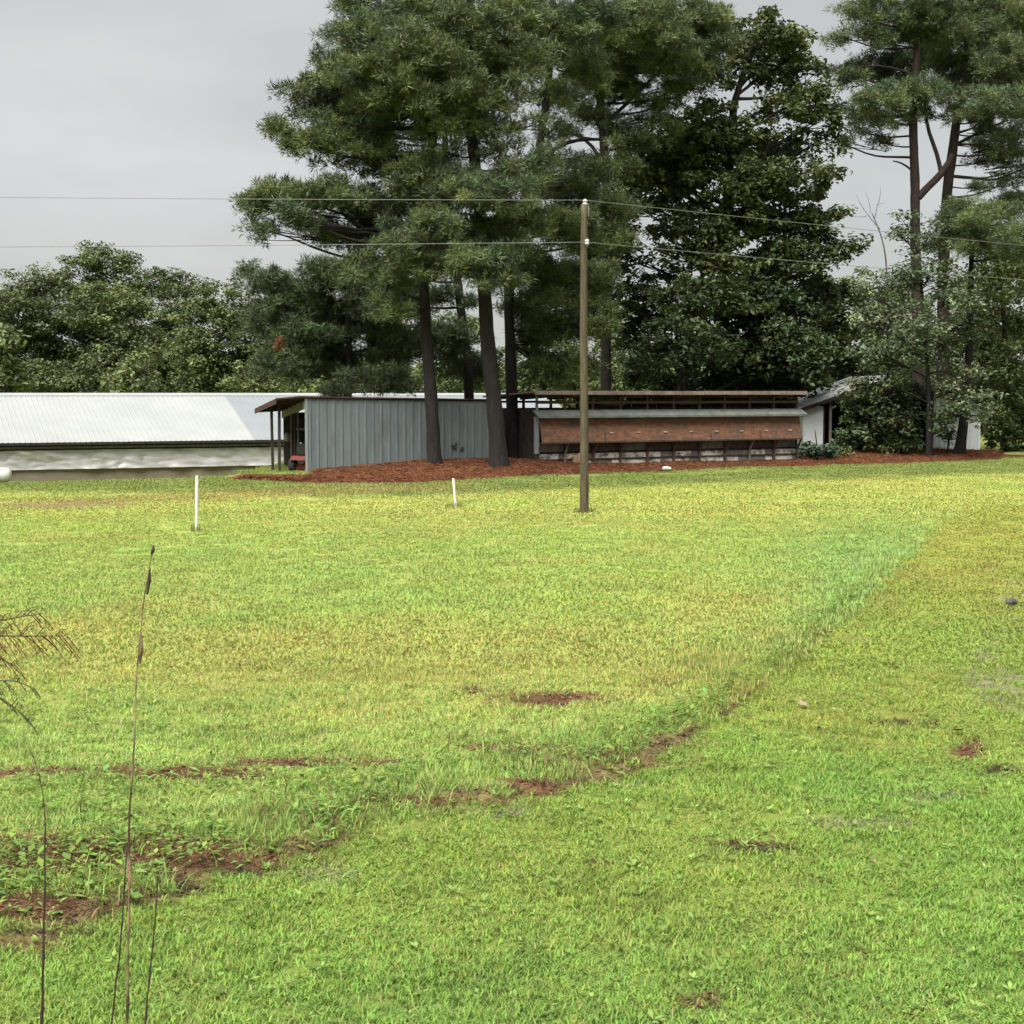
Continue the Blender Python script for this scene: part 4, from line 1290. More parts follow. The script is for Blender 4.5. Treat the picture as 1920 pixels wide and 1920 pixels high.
NT = 0
def tree(name, label, d, trunk, r0, r1, blobs, kind='pine', dens=1.0, cols=None, bark='bark', limbs=(), seed=1, csize=0.44, lsize=None, group=None, base_z=None, per=None, cat='tree', branch=True, depth_k=1.0):
    """trunk / limbs: photograph pixels along the stem at distance d; blobs: (px, py, rx, ry, depth shift) masses of the crown"""
    r_ = np.random.default_rng(seed)
    tp = np.array([P(a, b, d + (0 if len(q) == 0 else q[0])) for (a, b, *q) in trunk])
    bz = T(tp[0][0], tp[0][1]) if base_z is None else base_z
    root = np.array([tp[0][0], tp[0][1], bz])
    if tp[0][2] > bz - .05:
        tp = np.concatenate([[root + np.array([0, 0, -.25])], tp]) if tp[0][2] > bz + .3 else np.concatenate([[np.array([tp[0][0], tp[0][1], bz - .25])], tp[1:]])
    e = empty(name, root, 0, label, cat, group)
    # resample the stem
    s = np.concatenate([[0], np.cumsum(np.linalg.norm(np.diff(tp, axis=0), axis=1))])
    ns = max(12, int(s[-1] / .45))
    si = np.linspace(0, s[-1], ns)
    st = np.stack([np.interp(si, s, tp[:, k]) for k in range(3)], 1)
    ker = np.array([.25, .5, .25])
    for _ in range(3):
        st[1:-1] = st[:-2] * .25 + st[1:-1] * .5 + st[2:] * .25
    u = si / s[-1]
    rad = r0 * (1 - u) + r1 * u
    rad = rad + r0 * .45 * np.exp(-si / .45)
    parts = [tube_np(st, rad, 14, .14, r_)[:2]]
    def limb(pts, ra, rb, n=7):
        pts = np.array(pts, float)
        ss = np.linspace(0, 1, len(pts))
        k = max(5, int(np.linalg.norm(pts[-1] - pts[0]) / .35))
        uu = np.linspace(0, 1, k)
        q = np.stack([np.interp(uu, ss, pts[:, c]) for c in range(3)], 1)
        q[1:-1] += r_.normal(0, .03, (k - 2, 3))
        for _ in range(2):
            q[1:-1] = q[:-2] * .25 + q[1:-1] * .5 + q[2:] * .25
        parts.append(tube_np(q, np.linspace(ra, rb, k), n, .1, r_)[:2])
    for (pl, ra, rb) in limbs:
        limb([P(a, b, d + (q[0] if q else 0)) for (a, b, *q) in pl], ra, rb, 9)
    pos, axs, sz, cl = [], [], [], []
    mpp = d / F
    for bi, bl in enumerate(blobs):
        bx, by, rx, ry = bl[:4]
        dd = bl[4] if len(bl) > 4 else r_.normal(0, rx * mpp * .8 * depth_k)
        den = bl[5] if len(bl) > 5 else 1.0
        c = P(bx, by, d + dd)
        ax_, az_ = rx * mpp, ry * mpp
        ay_ = max(ax_ * .85, .8) * depth_k
        # main branch from the stem
        hd = np.hypot(*(c[:2] - st[:, :2].mean(0)))
        zt = c[2] - (.16 * hd if kind == 'pine' else .55 * hd)
        i = int(np.argmin(np.abs(st[:, 2] - np.clip(zt, st[ns // 4, 2], st[-1, 2]))))
        a0 = st[i]
        mid = (a0 + c) / 2 + np.array([0, 0, -.10 * np.linalg.norm(c - a0) if kind == 'pine' else .05])
        rb_ = min(rad[i] * .4, .02 + .011 * np.linalg.norm(c - a0))
        if branch and bi < 400:
            limb([a0, mid, c], rb_, .022, 6)
        vol = 4.19 * ax_ * ay_ * az_
        ncl = max(4, int(vol / (csize ** 3 * 2.1) * dens * den * (2.1 if kind == 'pine' else 1.9)))
        q = r_.normal(size=(ncl, 3)); q /= np.linalg.norm(q, axis=1)[:, None]
        q *= (r_.random(ncl) ** .42 * np.where(r_.random(ncl) < .16, 1.38, 1.0))[:, None]
        cc = c + q * np.array([ax_, ay_, az_])
        crad = csize * (.65 + .7 * r_.random(ncl))
        if branch:
            for k in range(min(ncl, 14)):
                t0 = a0 + (c - a0) * (.35 + .6 * r_.random())
                m2 = (t0 + cc[k]) / 2 + np.array([0, 0, -.06])
                limb([t0, m2, cc[k]], .02, .008, 4)
        bmul = .85 + .3 * r_.random()
        base = cols[r_.integers(0, len(cols))]
        for k in range(ncl):
            m = per or (15 if kind == 'pine' else 60)
            m = int(m * (.7 + .6 * r_.random()))
            o = r_.normal(size=(m, 3)); o /= np.linalg.norm(o, axis=1)[:, None]
            o *= (r_.random(m) ** .5)[:, None]
            flat = .5 if kind == 'pine' else .55
            pp = cc[k] + o * crad[k] * np.array([1, 1, flat])
            pos.append(pp)
            if kind == 'pine':
                axs.append(o * .7 + np.array([0, 0, .55]) + r_.normal(0, .25, (m, 3)))
                sz.append(.23 + .10 * r_.random(m))
            else:
                axs.append(o * .45 + np.array([0, 0, .8]) + r_.normal(0, .45, (m, 3)))
                sz.append((lsize or .13) * 1.35 * (.6 + .7 * r_.random(m)))
            cb = np.array(base if r_.random() < .55 else cols[r_.integers(0, len(cols))]) * bmul * (.7 + .6 * r_.random())
            cl.append(cb * (.75 + .5 * r_.random((m, 1))) * (1 + r_.normal(0, .07, (m, 3))))
    pos = np.concatenate(pos); axs = np.concatenate(axs); sz = np.concatenate(sz); cl = np.clip(np.concatenate(cl), .003, .6)
    if kind == 'pine':
        V, tri, C = needle_mesh(pos, axs, sz, cl, r_)
    else:
        V, tri, C = leaf_mesh(pos, axs, sz, cl, r_)
    tv, tf = join(parts)
    link('trunk', np_mesh('trunk', tv - root, [tf], None, True), bark, e)
    link('crown', np_mesh('crown', V - root, [tri], C), 'needle' if kind == 'pine' else 'leaf', e)
    global NT
    NT += len(tri) + 2 * len(tf)
    return e

PINE = [(0.077, 0.108, 0.040), (0.087, 0.118, 0.040), (0.061, 0.090, 0.042), (0.109, 0.139, 0.044)]
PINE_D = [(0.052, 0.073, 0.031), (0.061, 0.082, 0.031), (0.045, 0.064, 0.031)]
OAK = [(.082, .104, .034), (.100, .118, .036), (.066, .088, .034)]
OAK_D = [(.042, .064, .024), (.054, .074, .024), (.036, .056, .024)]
SILV = [(.10, .13, .068), (.12, .15, .072), (.075, .11, .048), (.15, .175, .095)]
MIX = [(.060, .094, .036), (.076, .108, .038), (.092, .122, .042)]
BG = [(.098, .124, .046), (.112, .138, .048), (.086, .112, .046)]  # far woods greens, lightened in the colour in place of distance haze
BGY = [(.122, .150, .058), (.110, .138, .056), (.134, .160, .060)]
GP_ = 'pines over the sheds'

tree('pine_tree', 'leaning pine whose bare trunk stands against the grey shed wall', 50.6,
     [(816, 872), (808, 740), (797, 600), (791, 470), (800, 330), (825, 180), (850, 60), (870, -120)], .225, .09,
     [(700, 70, 80, 60), (770, 30, 90, 60), (790, 120, 80, 60), (690, 150, 75, 45), (620, 130, 40, 40), (610, 200, 60, 45), (575, 250, 50, 40), (680, 225, 70, 40), (640, 275, 64, 32), (760, 200, 70, 50),
      (720, 300, 60, 40), (540, 365, 60, 30), (495, 390, 36, 30), (620, 365, 70, 34), (700, 385, 65, 36), (780, 340, 70, 40), (545, 405, 50, 22), (600, 435, 50, 22, 1, .8), (660, 440, 60, 28), (500, 430, 40, 20, 0, .8), (470, 370, 22, 20), (520, 250, 26, 24), (700, 480, 50, 26), (770, 420, 55, 32), (545, 190, 26, 26, 0, .7), (655, 15, 26, 40), (580, 160, 24, 30), (760, 470, 50, 30, -2), (800, 500, 40, 26, -1.5), (720, 530, 50, 26, -1), (820, 420, 50, 30, -2), (660, 510, 44, 22, 0, .8), (730, 580, 40, 22, -1, .8)],
     'pine', 1.0, PINE, limbs=[([(795, 500), (760, 470), (700, 440), (640, 400)], .10, .04), ([(800, 350), (740, 330), (660, 290)], .09, .03), ([(830, 170), (780, 130), (730, 90)], .07, .03)], seed=11, group=GP_)
tree('pine_tree', 'stout pine with thick trunk between grey shed and coop', 50.2,
     [(936, 886), (928, 760), (914, 650), (908, 540), (903, 430), (890, 300), (872, 170), (880, 40), (890, -120)], .28, .11,
     [(880, 50, 85, 65), (940, 110, 75, 55), (850, 150, 70, 50), (900, 215, 75, 40), (830, 230, 55, 36), (870, 350, 75, 36), (800, 380, 50, 34), (930, 365, 70, 36), (980, 330, 55, 30), (850, 440, 70, 34), (930, 440, 70, 32), (880, 270, 40, 20, 0, .3),
      (990, 410, 60, 34), (960, 30, 70, 50), (820, 500, 40, 30, 0, .7), (1000, 235, 40, 20, 0, .4), (900, 500, 50, 30, -2), (940, 530, 44, 26, -1.5), (870, 480, 44, 26, -2), (960, 470, 50, 30, -1.5), (990, 305, 36, 18, 0, .5), (830, 285, 44, 22, 0, .7), (940, 275, 44, 24, 0, .7), (1020, 290, 40, 18, 0, .6)],
     'pine', 1.0, PINE, limbs=[([(903, 420), (940, 400), (1000, 380)], .09, .03), ([(872, 180), (895, 130), (930, 60)], .10, .05)], seed=12, group=GP_)
tree('pine_tree', 'straight pine close behind the stout pine beside the coop', 54.6,
     [(961, 866), (960, 760), (957, 650), (953, 560), (960, 430), (1000, 330), (1020, 230), (1035, 90), (1040, -100)], .22, .09,
     [(1030, 60, 80, 60), (1100, 40, 70, 50), (1030, 170, 60, 32, 0, .8), (1080, 125, 56, 36), (1060, 360, 70, 36), (1110, 330, 50, 30), (1050, 430, 70, 34), (1090, 400, 50, 30), (1030, 520, 75, 36), (1100, 540, 60, 34), (980, 490, 60, 30),
      (1050, 600, 75, 40), (1000, 640, 50, 34), (1030, 690, 50, 26), (1120, 600, 40, 30), (960, 570, 40, 24, 1, .7), (1080, 680, 50, 28, 0, .8), (1090, 300, 46, 18, 1, .6), (1040, 240, 44, 20, 1, .6), (1000, 560, 50, 28, -1), (1120, 440, 50, 30, -1), (1140, 390, 40, 26, -1)],
     'pine', .9, PINE, limbs=[([(1005, 320), (1035, 275), (1085, 262), (1130, 262)], .10, .04)], seed=13, group=GP_)
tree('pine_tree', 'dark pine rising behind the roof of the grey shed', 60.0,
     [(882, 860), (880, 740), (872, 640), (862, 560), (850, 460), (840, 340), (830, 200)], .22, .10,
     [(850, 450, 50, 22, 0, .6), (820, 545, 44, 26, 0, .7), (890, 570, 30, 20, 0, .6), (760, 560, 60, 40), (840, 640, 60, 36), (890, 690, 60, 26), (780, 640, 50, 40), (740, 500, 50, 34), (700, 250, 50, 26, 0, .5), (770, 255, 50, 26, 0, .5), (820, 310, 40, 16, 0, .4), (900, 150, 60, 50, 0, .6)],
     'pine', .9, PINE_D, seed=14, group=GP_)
tree('pine_tree', 'pine whose dark trunk rises behind the roof of the hen coop', 62.5,
     [(1136, 860), (1136, 720), (1137, 600), (1140, 450), (1136, 330), (1128, 230), (1120, 120), (1125, 0), (1130, -120)], .24, .10,
     [(1140, 150, 70, 34, 0, .8), (1190, 50, 100, 55), (1270, 50, 80, 45), (1320, 30, 50, 40), (1085, 205, 50, 28, 0, .8), (1190, 175, 50, 22, 0, .6), (1230, 120, 60, 28), (1290, 110, 60, 30), (1100, 100, 70, 60), (1160, 240, 50, 24, 0, .8), (1130, 520, 40, 28), (1110, 470, 50, 34), (1060, 245, 30, 14, 0, .4), (1210, 215, 40, 14, 0, .5), (1090, 560, 50, 34, 1), (1190, 265, 50, 26, 0, .5), (1150, 310, 44, 26, 0, .6), (1235, 225, 44, 20, 0, .6), (1160, 400, 36, 34), (1150, 460, 34, 30), (1290, 160, 50, 26, 0, .8), (1330, 80, 44, 34), (1260, 190, 50, 20, 0, .8)],
     'pine', .95, PINE, limbs=[([(1128, 240), (1105, 215), (1095, 190)], .08, .03), ([(1126, 240), (1180, 190), (1240, 130), (1300, 80)], .09, .03), ([(1128, 300), (1100, 250), (1060, 240), (1030, 268)], .08, .03)], seed=15, group=GP_)
tree('pine_tree', 'shaggy dark pine hanging over the left end of the grey shed', 58.0,
     [(650, 880), (652, 740), (655, 640), (650, 560), (640, 490)], .2, .07,
     [(500, 525, 50, 24), (470, 510, 24, 20), (560, 560, 70, 36), (620, 520, 60, 36), (500, 600, 50, 44), (570, 640, 70, 44), (640, 600, 70, 44), (700, 560, 60, 40), (640, 680, 60, 34), (720, 640, 60, 44), (700, 710, 60, 24), (540, 690, 60, 26), (740, 720, 40, 18), (630, 735, 26, 20, -3)],
     'pine', 1.0, PINE_D + [MIX[0]], seed=16, group=GP_)

# right-hand pines
tree('pine_tree', 'tall forked pine standing right of the hen coop', 67.0,
     [(1726, 850), (1722, 640), (1716, 450), (1716, 330), (1711, 240), (1716, 150), (1726, 40), (1730, -140)], .30, .11,
     [(1650, 185, 60, 26), (1620, 130, 55, 30), (1600, 30, 40, 30), (1680, 120, 60, 34), (1690, 50, 70, 40), (1640, 70, 40, 24, 0, .7), (1720, 175, 60, 30), (1610, 245, 40, 12, 0, .6), (1660, 225, 40, 16, 0, .7), (1640, 262, 24, 8, 0, .5), (1770, 60, 60, 40), (1740, 0, 60, 40), (1650, 0, 50, 20), (1580, 70, 30, 20, 0, .8), (1590, 150, 30, 20, 0, .8), (1580, 200, 26, 18, 0, .7), (1570, 265, 24, 10, 0, .6), (1630, 215, 50, 22), (1750, 215, 40, 16, 0, .7), (1700, 225, 36, 16, 0, .8)],
     'pine', .75, PINE, 'bark_red', csize=.47, limbs=[([(1722, 370), (1745, 340), (1775, 322), (1787, 290)], .17, .14), ([(1764, 322), (1758, 285), (1738, 240), (1730, 185), (1745, 165)], .10, .05), ([(1708, 318), (1690, 305), (1674, 302)], .05, .025), ([(1712, 235), (1680, 205), (1640, 190)], .07, .03), ([(1716, 140), (1660, 120), (1610, 125)], .06, .03)], seed=21, group='pines right of the coop')
tree('pine_tree', 'tall straight pine at right behind the forked one', 69.0,
     [(1766, 850), (1768, 640), (1770, 450), (1776, 350), (1790, 260), (1797, 190), (1815, 90), (1830, -130)], .33, .12,
     [(1800, 130, 70, 36), (1850, 60, 70, 46), (1900, 120, 60, 50), (1870, 190, 60, 30), (1810, 190, 50, 24), (1900, 250, 40, 30), (1850, 300, 40, 18, 0, .7), (1900, 320, 40, 20, 0, .7), (1850, 250, 30, 16, 0, .6), (1830, 10, 60, 40), (1900, 20, 60, 50), (1960, 150, 60, 90), (1830, 350, 40, 14, 0, .6), (1960, 300, 50, 40), (1880, 345, 30, 14, 0, .6), (1830, 395, 40, 14, 0, .6), (1850, 220, 50, 26), (1880, 280, 44, 26), (1840, 270, 36, 18, 0, .8), (1900, 380, 36, 26), (1760, 110, 60, 34), (1910, 190, 50, 40), (1870, 120, 60, 36), (1920, 60, 50, 50)],
     'pine', .75, PINE, 'bark_red', csize=.47, limbs=[([(1797, 205), (1830, 195), (1880, 165)], .09, .03), ([(1795, 270), (1840, 245), (1890, 225)], .08, .03), ([(1810, 120), (1850, 80), (1855, 30)], .08, .03)], seed=22, group='pines right of the coop')
tree('pine_tree', 'slim leaning pine in front of the white shed corner', 62.4,
     [(1798, 858), (1806, 800), (1814, 730), (1818, 640), (1820, 520), (1825, 420)], .21, .08,
     [(1830, 410, 50, 24), (1800, 430, 40, 22), (1870, 440, 50, 26), (1840, 470, 50, 24), (1780, 405, 30, 18), (1890, 400, 40, 22), (1910, 450, 50, 30), (1810, 380, 34, 14, 0, .8), (1770, 450, 40, 24, 0, .8)],
     'pine', .9, PINE, seed=23, group='pines right of the coop')

# broadleaf trees
tree('oak_tree', 'large olive brown oak rising behind the hen coop', 66.0,
     [(1345, 860), (1350, 700), (1356, 560), (1362, 420), (1368, 300), (1375, 200), (1395, 130), (1420, 60)], .42, .08,
     [(1400, 70, 50, 34), (1450, 60, 50, 40), (1480, 110, 50, 40), (1520, 150, 40, 36), (1440, 130, 60, 34), (1370, 120, 50, 30), (1330, 140, 50, 30, 0, .8), (1490, 190, 60, 36), (1540, 220, 40, 30), (1430, 205, 45, 26, 0, .8), (1330, 210, 50, 26, 0, .7),
      (1500, 260, 40, 26, 0, .8), (1250, 290, 80, 36), (1340, 290, 80, 40), (1430, 290, 70, 36), (1190, 310, 40, 40), (1290, 340, 80, 34), (1400, 350, 90, 44), (1490, 340, 60, 40), (1530, 390, 40, 30, 0, .8), (1460, 420, 80, 44), (1380, 420, 60, 40), (1550, 440, 40, 34, 0, .7), (1575, 455, 24, 26, 0, .7), (1500, 480, 70, 40), (1440, 500, 70, 40), (1250, 370, 40, 14, 0, .6), (1180, 380, 30, 40), (1150, 300, 40, 34), (1160, 350, 34, 34), (1200, 340, 50, 26), (1340, 440, 50, 40, -2), (1350, 500, 60, 40, -2), (1570, 400, 30, 26, 0, .7), (1550, 300, 30, 34, 0, .7), (1590, 470, 20, 20, 0, .6), (1300, 240, 60, 34), (1270, 270, 60, 30), (1220, 320, 60, 34), (1230, 380, 50, 20, 0, .8), (1300, 390, 60, 22, 0, .7), (1420, 250, 60, 26, 0, .8), (1350, 250, 60, 26, 0, .8), (1560, 250, 26, 30, 0, .6)],
     'leaf', 1.0, OAK, limbs=[([(1368, 300), (1372, 200), (1385, 165), (1410, 135), (1440, 110)], .14, .05), ([(1356, 420), (1300, 360), (1240, 310)], .12, .04), ([(1366, 330), (1430, 300), (1500, 260)], .12, .04), ([(1380, 185), (1430, 185), (1480, 175)], .08, .03)], seed=31, csize=.55, lsize=.19, per=44)
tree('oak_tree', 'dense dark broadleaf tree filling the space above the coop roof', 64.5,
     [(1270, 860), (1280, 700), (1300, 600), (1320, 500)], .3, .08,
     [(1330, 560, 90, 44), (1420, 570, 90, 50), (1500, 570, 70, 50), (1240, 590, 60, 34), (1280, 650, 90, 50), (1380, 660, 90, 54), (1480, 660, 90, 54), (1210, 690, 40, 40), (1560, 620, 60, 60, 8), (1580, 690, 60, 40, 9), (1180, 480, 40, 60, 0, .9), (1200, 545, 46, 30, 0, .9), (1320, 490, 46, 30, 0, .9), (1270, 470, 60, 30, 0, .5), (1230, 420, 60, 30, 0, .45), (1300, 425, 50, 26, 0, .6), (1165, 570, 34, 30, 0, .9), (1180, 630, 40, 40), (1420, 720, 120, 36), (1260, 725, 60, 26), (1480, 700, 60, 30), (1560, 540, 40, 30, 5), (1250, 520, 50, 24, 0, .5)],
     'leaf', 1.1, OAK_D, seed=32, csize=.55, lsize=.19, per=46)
tree('silver_leaf_tree', 'small tree with pale silvery leaves right of the white shed door', 61.5,
     [(1742, 850), (1742, 760), (1738, 660), (1730, 560), (1722, 480)], .13, .04,
     [(1720, 470, 40, 30, 0, .7), (1740, 520, 50, 36), (1690, 530, 50, 34), (1660, 590, 55, 40), (1730, 600, 60, 40), (1790, 560, 50, 40), (1700, 660, 70, 40), (1780, 640, 60, 44), (1640, 660, 50, 40), (1720, 720, 70, 36), (1800, 720, 50, 40), (1650, 720, 40, 30, 0, .7), (1690, 440, 24, 20, 0, .4), (1780, 480, 36, 26, 0, .6), (1690, 780, 60, 30, 0, .7), (1800, 780, 50, 22, -1, .9), (1820, 750, 40, 30, -1), (1830, 780, 24, 16, -1, .8), (1620, 600, 34, 34, 0, .8), (1615, 540, 24, 24, 0, .6), (1745, 440, 36, 24, 0, .7), (1700, 420, 24, 18, 0, .4), (1800, 520, 44, 34, 0, .8), (1830, 600, 40, 40, 0, .8)],
     'leaf', .75, SILV, 'bark', seed=33, csize=.5, lsize=.13, per=38, limbs=[([(1740, 700), (1780, 690), (1800, 720)], .04, .015), ([(1738, 650), (1700, 600), (1690, 540)], .05, .02), ([(1735, 600), (1760, 540), (1780, 500)], .04, .015)])
tree('broadleaf_tree', 'green understory tree at the right edge above the track', 71.0,
     [(1890, 850), (1888, 700), (1880, 560), (1870, 480)], .2, .06,
     [(1870, 520, 60, 44), (1920, 480, 50, 50), (1850, 590, 60, 50), (1910, 600, 60, 60), (1860, 680, 60, 50), (1930, 700, 50, 60), (1880, 760, 60, 44), (1930, 800, 50, 40), (1840, 760, 30, 40), (1900, 830, 50, 24), (1960, 420, 40, 60)],
     'leaf', .85, MIX + [BGY[1]], seed=34, csize=.6, lsize=.17, per=40)
tree('dead_tree', 'bare dead branch standing above the bushes at right', 63.0,
     [(1666, 850), (1664, 600), (1662, 470), (1650, 430), (1635, 400)], .07, .02,
     [(1660, 620, 30, 30, 0, .3)], 'leaf', .5, SILV, 'bark_pale', seed=35, csize=.5, lsize=.12, per=20, branch=False,
     limbs=[([(1650, 430), (1625, 405), (1612, 380), (1605, 365)], .018, .005), ([(1640, 410), (1642, 385), (1655, 365), (1650, 350)], .016, .005), ([(1625, 405), (1605, 408), (1590, 400)], .012, .004), ([(1632, 400), (1630, 375), (1622, 360)], .012, .004), ([(1642, 385), (1660, 378)], .010, .004)])

# shrubs in front of and beside the white shed
def shrub(label, d, px, py_base, blobs, cols, seed, lsize=.13, per=40, dens=.9, group='shrubs around the white shed'):
    tree('shrub', label, d, [(px, py_base), (px + 4, py_base - 30), (px, py_base - 60)], .04, .015, blobs, 'leaf', dens, cols, 'bark', seed=seed, csize=.38, lsize=lsize, per=per, cat='shrub', group=group)
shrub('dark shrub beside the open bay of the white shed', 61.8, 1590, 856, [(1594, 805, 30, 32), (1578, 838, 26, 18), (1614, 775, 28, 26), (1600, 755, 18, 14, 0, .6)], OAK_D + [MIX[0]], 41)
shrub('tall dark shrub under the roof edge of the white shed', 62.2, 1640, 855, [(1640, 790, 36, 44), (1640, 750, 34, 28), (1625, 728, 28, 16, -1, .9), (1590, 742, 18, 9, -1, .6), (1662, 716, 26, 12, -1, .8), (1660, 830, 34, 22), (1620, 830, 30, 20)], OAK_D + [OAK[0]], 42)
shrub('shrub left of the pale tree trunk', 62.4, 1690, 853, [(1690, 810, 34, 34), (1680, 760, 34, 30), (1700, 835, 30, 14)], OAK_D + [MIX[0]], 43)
shrub('blue green leafy shrub at the right end of the hen coop', 58.9, 1528, 866, [(1518, 846, 14, 12), (1535, 852, 24, 10), (1512, 838, 8, 10, 0, .7), (1548, 842, 14, 8, 0, .6)], [(.075, .115, .07), (.05, .085, .05)], 44, .16, 30)
shrub('low green shrub between the coop end and the bushes', 60.2, 1565, 862, [(1560, 846, 22, 12), (1580, 848, 20, 10)], MIX, 45, .12, 34)
shrub('leafy shrub against the white corrugated corner at right', 62.8, 1775, 855, [(1770, 790, 24, 26), (1780, 820, 16, 16, 0, .7)], MIX + OAK_D, 46)
shrub('olive brush at the far right edge beyond the sheds', 70.0, 1885, 855, [(1880, 820, 34, 28), (1915, 800, 30, 40), (1870, 780, 24, 30)], OAK + MIX, 47)

# background woods
def bgtree(label, d, px, blobs, cols, seed, kind='leaf', per=86, lsize=.215, csize=.95, dens=1.0):
    tree('woodland_tree', label, d, [(px, 790), (px, 730), (px + 4, 700)], .3, .1, blobs, kind, dens, cols, 'bark', seed=seed, csize=csize, lsize=lsize, per=per, group='woods behind the poultry house', base_z=-1.5, branch=False)
bgtree('tallest round topped tree of the far left woods', 118, 190, [(190, 500, 60, 36), (140, 530, 60, 40), (240, 540, 60, 40), (190, 580, 100, 44), (140, 650, 80, 50), (230, 650, 90, 50), (190, 710, 110, 40), (205, 478, 34, 20)], BG, 51)
bgtree('dark rounded tree at the left end of the far woods', 116, 60, [(70, 540, 50, 36), (30, 580, 60, 44), (90, 600, 60, 44), (20, 560, 40, 30), (50, 660, 80, 50), (40, 715, 90, 36), (-40, 610, 60, 70)], BG, 52)
bgtree('dark tree right of the tallest far tree', 122, 320, [(300, 540, 50, 34), (340, 560, 44, 36), (320, 610, 70, 40), (320, 670, 70, 44), (310, 720, 80, 30), (330, 520, 30, 22)], BG, 53)
bgtree('yellow green tree beside the gap in the far woods', 112, 390, [(400, 560, 44, 30), (360, 580, 50, 34), (420, 600, 50, 40), (380, 640, 60, 40), (400, 690, 70, 36), (420, 545, 30, 20), (380, 725, 70, 24)], BGY + BG[:1], 54)
bgtree('bright yellow green small tree at the far left edge', 100, 10, [(10, 670, 34, 30), (30, 710, 40, 26), (-10, 640, 30, 40), (0, 725, 50, 24)], BGY, 55, lsize=.3)
bgtree('yellowish small tree above the middle of the poultry house roof', 102, 250, [(250, 700, 40, 30), (220, 725, 40, 20), (275, 680, 30, 30), (250, 735, 60, 16)], BGY + BG, 56, lsize=.3)
bgtree('dark low tree beside the shaggy pine in the far woods', 110, 470, [(460, 620, 50, 50), (490, 680, 60, 44), (440, 690, 50, 44), (480, 725, 70, 24), (470, 570, 34, 40)], BG + BGY[:1], 57)
bgtree('light green tree seen below the shaggy pine', 104, 610, [(610, 650, 50, 40), (650, 700, 60, 34), (580, 700, 50, 34), (620, 725, 80, 22)], BGY + BG, 58)
bgtree('light green tree seen between the shaggy pine and leaning trunk', 106, 730, [(720, 640, 50, 44), (750, 690, 50, 40), (700, 710, 50, 30), (740, 590, 40, 40), (740, 730, 60, 20)], BGY + MIX, 59)
bgtree('green tree seen between the trunks behind the grey shed', 108, 850, [(830, 660, 50, 50), (870, 700, 60, 40), (820, 720, 60, 26), (860, 620, 50, 34), (910, 690, 50, 50)], MIX + BG, 60)
bgtree('bright green tree seen left of the pole behind the coop', 104, 1020, [(1000, 690, 50, 40), (1050, 680, 60, 44), (1020, 640, 50, 30), (980, 720, 50, 26), (1070, 720, 60, 24)], MIX + BGY, 61)
bgtree('bright green tree seen right of the pole behind the coop', 106, 1165, [(1150, 670, 50, 50), (1190, 640, 40, 40), (1110, 700, 50, 36), (1180, 710, 60, 34), (1170, 600, 30, 26)], MIX + BGY, 62)
bgtree('yellow green tree top behind the dark broadleaf trees at right', 96, 1560, [(1550, 540, 44, 30), (1590, 560, 50, 40), (1540, 600, 50, 40), (1600, 640, 60, 50), (1580, 700, 70, 40), (1560, 745, 70, 30)], MIX + BGY, 63)
bgtree('green tree behind the pale leaved tree at right', 98, 1680, [(1660, 540, 50, 40), (1700, 580, 60, 40), (1640, 600, 50, 44), (1720, 650, 70, 50), (1660, 690, 70, 44), (1700, 745, 80, 34), (1640, 790, 60, 40), (1720, 800, 60, 40)], MIX + BG, 64)
bgtree('green tree behind the right edge of the track', 100, 1850, [(1830, 560, 60, 44), (1890, 520, 60, 60), (1850, 640, 70, 50), (1910, 660, 60, 60), (1860, 730, 80, 44), (1920, 780, 60, 44), (1820, 800, 60, 40), (1790, 680, 50, 50)], MIX + BG, 65)

def far_woods():
    r_ = np.random.default_rng(99)
    n = 40000
    x = (r_.random(n) * 2 - 1) * 75
    y = 128 + 10 * r_.random(n)
    top = 4.0 + 3.0 * fbm(x * .12, y * 0, 5)
    z = -1.5 + (top + 1.5) * r_.random(n) ** .7
    col = np.array(BG)[r_.integers(0, 3, n)] * (.6 + .6 * r_.random((n, 1)))
    V, tri, C = leaf_mesh(np.stack([x, y, z], 1), np.stack([r_.normal(0, .5, n), r_.normal(-.3, .5, n), np.full(n, .7)], 1), .5 + .5 * r_.random(n), col, r_)
    tag(link('far_woods', np_mesh('far_woods', V, [tri], C), 'leaf'), 'dark undergrowth of the woods behind the poultry house', None, None, 'stuff')
far_woods()

# rusty dead twig in the shaggy pine
def dead_sprig():
    r_ = np.random.default_rng(5)
    c = P(524, 642, 56.6)
    n = 26
    V, tri, C = needle_mesh(c + r_.normal(0, .10, (n, 3)) * np.array([.8, .8, 1.3]), r_.normal(0, 1, (n, 3)), .14 + .06 * r_.random(n), np.tile(np.array([[.22, .065, .025]]), (n, 1)), r_)
    tv, tf, _ = tube_np(np.array([c + np.array([1.3, .6, .35]), c + np.array([.5, .3, .15]), c]), np.array([.03, .02, .01]), 6)
    e = empty('dead_branch', c, 0, 'small rusty orange dead branch in the shaggy pine', 'branch')
    link('twig', np_mesh('twig', tv - c, [tf], None, True), 'bark', e)
    link('needles', np_mesh('needles', V - c, [tri], C), 'needle', e)
dead_sprig()

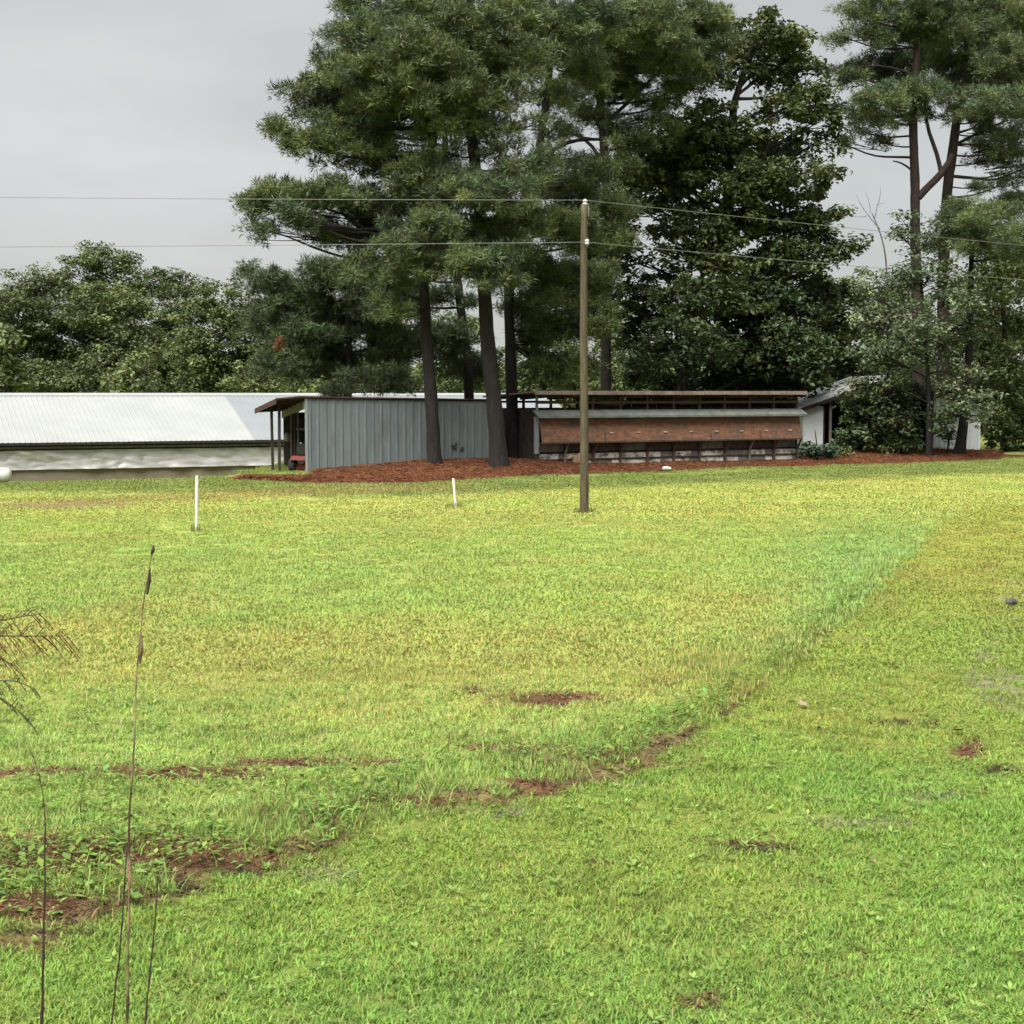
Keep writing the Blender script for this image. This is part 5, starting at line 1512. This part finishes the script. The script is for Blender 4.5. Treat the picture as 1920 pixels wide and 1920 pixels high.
# ================================================================== FOREGROUND STALKS
def stalk(label, d, pts, r0, r1, mat, extra=()):
    base = P(*pts[0], d)
    gx, gy = base[0], base[1]
    gz = T(gx, gy)
    e = empty('weed_stalk', (gx, gy, gz), 0, label, 'stalk', 'bare stalks in the left foreground')
    w = [np.array([gx, gy, gz - .05])] + [P(a, b, d) for a, b in pts]
    w = np.array(w)
    s = np.concatenate([[0], np.cumsum(np.linalg.norm(np.diff(w, axis=0), axis=1))])
    k = 40
    q = np.stack([np.interp(np.linspace(0, s[-1], k), s, w[:, c]) for c in range(3)], 1)
    q[1:-1] += rng.normal(0, .0022, (k - 2, 3))
    for _ in range(2):
        q[1:-1] = q[:-2] * .25 + q[1:-1] * .5 + q[2:] * .25
    rad = np.linspace(r0, r1, k)
    rad[::5] *= 1.35
    V, Fq, _ = tube_np(q - np.array([gx, gy, gz]), rad, 8, .15, rng)
    link('stem', np_mesh('stem', V, [Fq], None, True), mat, e)
    for (a, b, rr, m) in extra:
        pa, pb = P(*a, d) - np.array([gx, gy, gz]), P(*b, d) - np.array([gx, gy, gz])
        MB().tube([pa, (pa + pb) / 2 + np.array([.002, 0, 0]), pb], [rr * .5, rr, rr * .25], 7).build('sheath', m, e)
    return e
stalk('tallest pale jointed dry stalk in the left foreground', 5.2, [(239, 1960), (238, 1800), (243, 1640), (240, 1560), (250, 1400), (262, 1190), (272, 1110), (280, 1065), (287, 1028)], .0062, .0014, 'stalk_tan',
      [((262, 1245), (265, 1185), .0078, 'stalk_tan'), ((276, 1115), (281, 1062), .0065, 'stalk_dark'), ((284, 1040), (288, 1022), .007, 'stalk_dark'), ((236, 1580), (247, 1660), .009, 'stalk_tan')])
stalk('dark bare stalk bending left near the left edge', 5.0, [(76, 1960), (81, 1800), (84, 1640), (84, 1560), (82, 1500), (76, 1455), (60, 1415), (44, 1385)], .0072, .0007, 'stalk_dark')
stalk('thin dark stalk leaning just left of the tallest one', 5.1, [(205, 1960), (220, 1830), (230, 1720), (238, 1600)], .0042, .002, 'stalk_dark')
stalk('thin dark stalk leaning just right of the tallest one', 5.1, [(268, 1960), (284, 1800), (292, 1700), (296, 1640)], .0048, .002, 'stalk_dark')

def fennel():
    d = 4.4
    base = P(-70, 1960, d)
    gz = T(base[0], base[1])
    o0 = np.array([base[0], base[1], gz])
    e = empty('feathery_weed', o0, 0, 'feathery weed with drooping reddish fronds at the left edge', 'weed')
    stem = np.array([o0 + np.array([0, 0, -.05]), P(-75, 1700, d), P(-70, 1400, d), P(-80, 1150, d), P(-85, 1000, d)])
    V, Fq, _ = tube_np(stem - o0, np.linspace(.009, .003, len(stem)), 8)
    link('stem', np_mesh('stem', V, [Fq], None, True), 'stalk_dark', e)
    r_ = np.random.default_rng(8)
    red = pmat('frond_red', (.03, .012, .008), (.11, .048, .026), 60, rough=.8, bump=0)
    grn = pmat('frond_green', (.03, .045, .018), (.08, .10, .04), 60, rough=.8, bump=0)
    fronds = [([(-72, 1210), (-20, 1192), (50, 1193), (125, 1192)], red, 26, 42), ([(-74, 1190), (-20, 1168), (30, 1158), (82, 1150)], red, 12, 24), ([(-70, 1330), (-10, 1300), (30, 1328), (55, 1355)], grn, 14, 30), ([(-70, 1290), (-10, 1276), (30, 1276), (68, 1292)], grn, 10, 22), ([(-72, 1250), (-20, 1212), (10, 1240), (32, 1250)], red, 8, 24)]
    for pl, mt, nb, ln in fronds:
        pts = np.array([P(a, b, d) for a, b in pl])
        u = np.linspace(0, 1, 18)
        q = np.stack([np.interp(u, np.linspace(0, 1, len(pts)), pts[:, c]) for c in range(3)], 1)
        for _ in range(3):
            q[1:-1] = q[:-2] * .25 + q[1:-1] * .5 + q[2:] * .25
        parts = [tube_np(q - o0, np.linspace(.0032, .0010, 18), 5)[:2]]
        for k in range(nb):
            t = .25 + .75 * (k + r_.random()) / nb
            p0 = np.array([np.interp(t, u, q[:, c]) for c in range(3)])
            L = ln * d / F * (.6 + .9 * r_.random())
            up = 1 if r_.random() < .35 else -1
            dv = np.array([.65, r_.normal(0, .4), .75 * up]); dv /= np.linalg.norm(dv)
            p1 = p0 + dv * L * .6; p2 = p0 + dv * L + np.array([.006, 0, -.012])
            parts.append(tube_np(np.array([p0, p1, p2]) - o0, np.array([.0016, .0013, .0007]), 4)[:2])
            for h_ in range(3):
                a0 = p0 + (p2 - p0) * (.3 + .6 * r_.random())
                a1 = a0 + np.array([.012 * r_.random(), r_.normal(0, .008), -.014 * r_.random() - .003])
                parts.append(tube_np(np.array([a0, (a0 + a1) / 2, a1]) - o0, np.array([.0011, .0010, .0005]), 3)[:2])
        V, Fq = join(parts)
        link('frond', np_mesh('frond', V, [Fq], None, False), mt, e)
fennel()
print('TREE TRIS', NT, 'ALL', sum(len(m.loops) - 2 * len(m.polygons) for m in bpy.data.meshes))
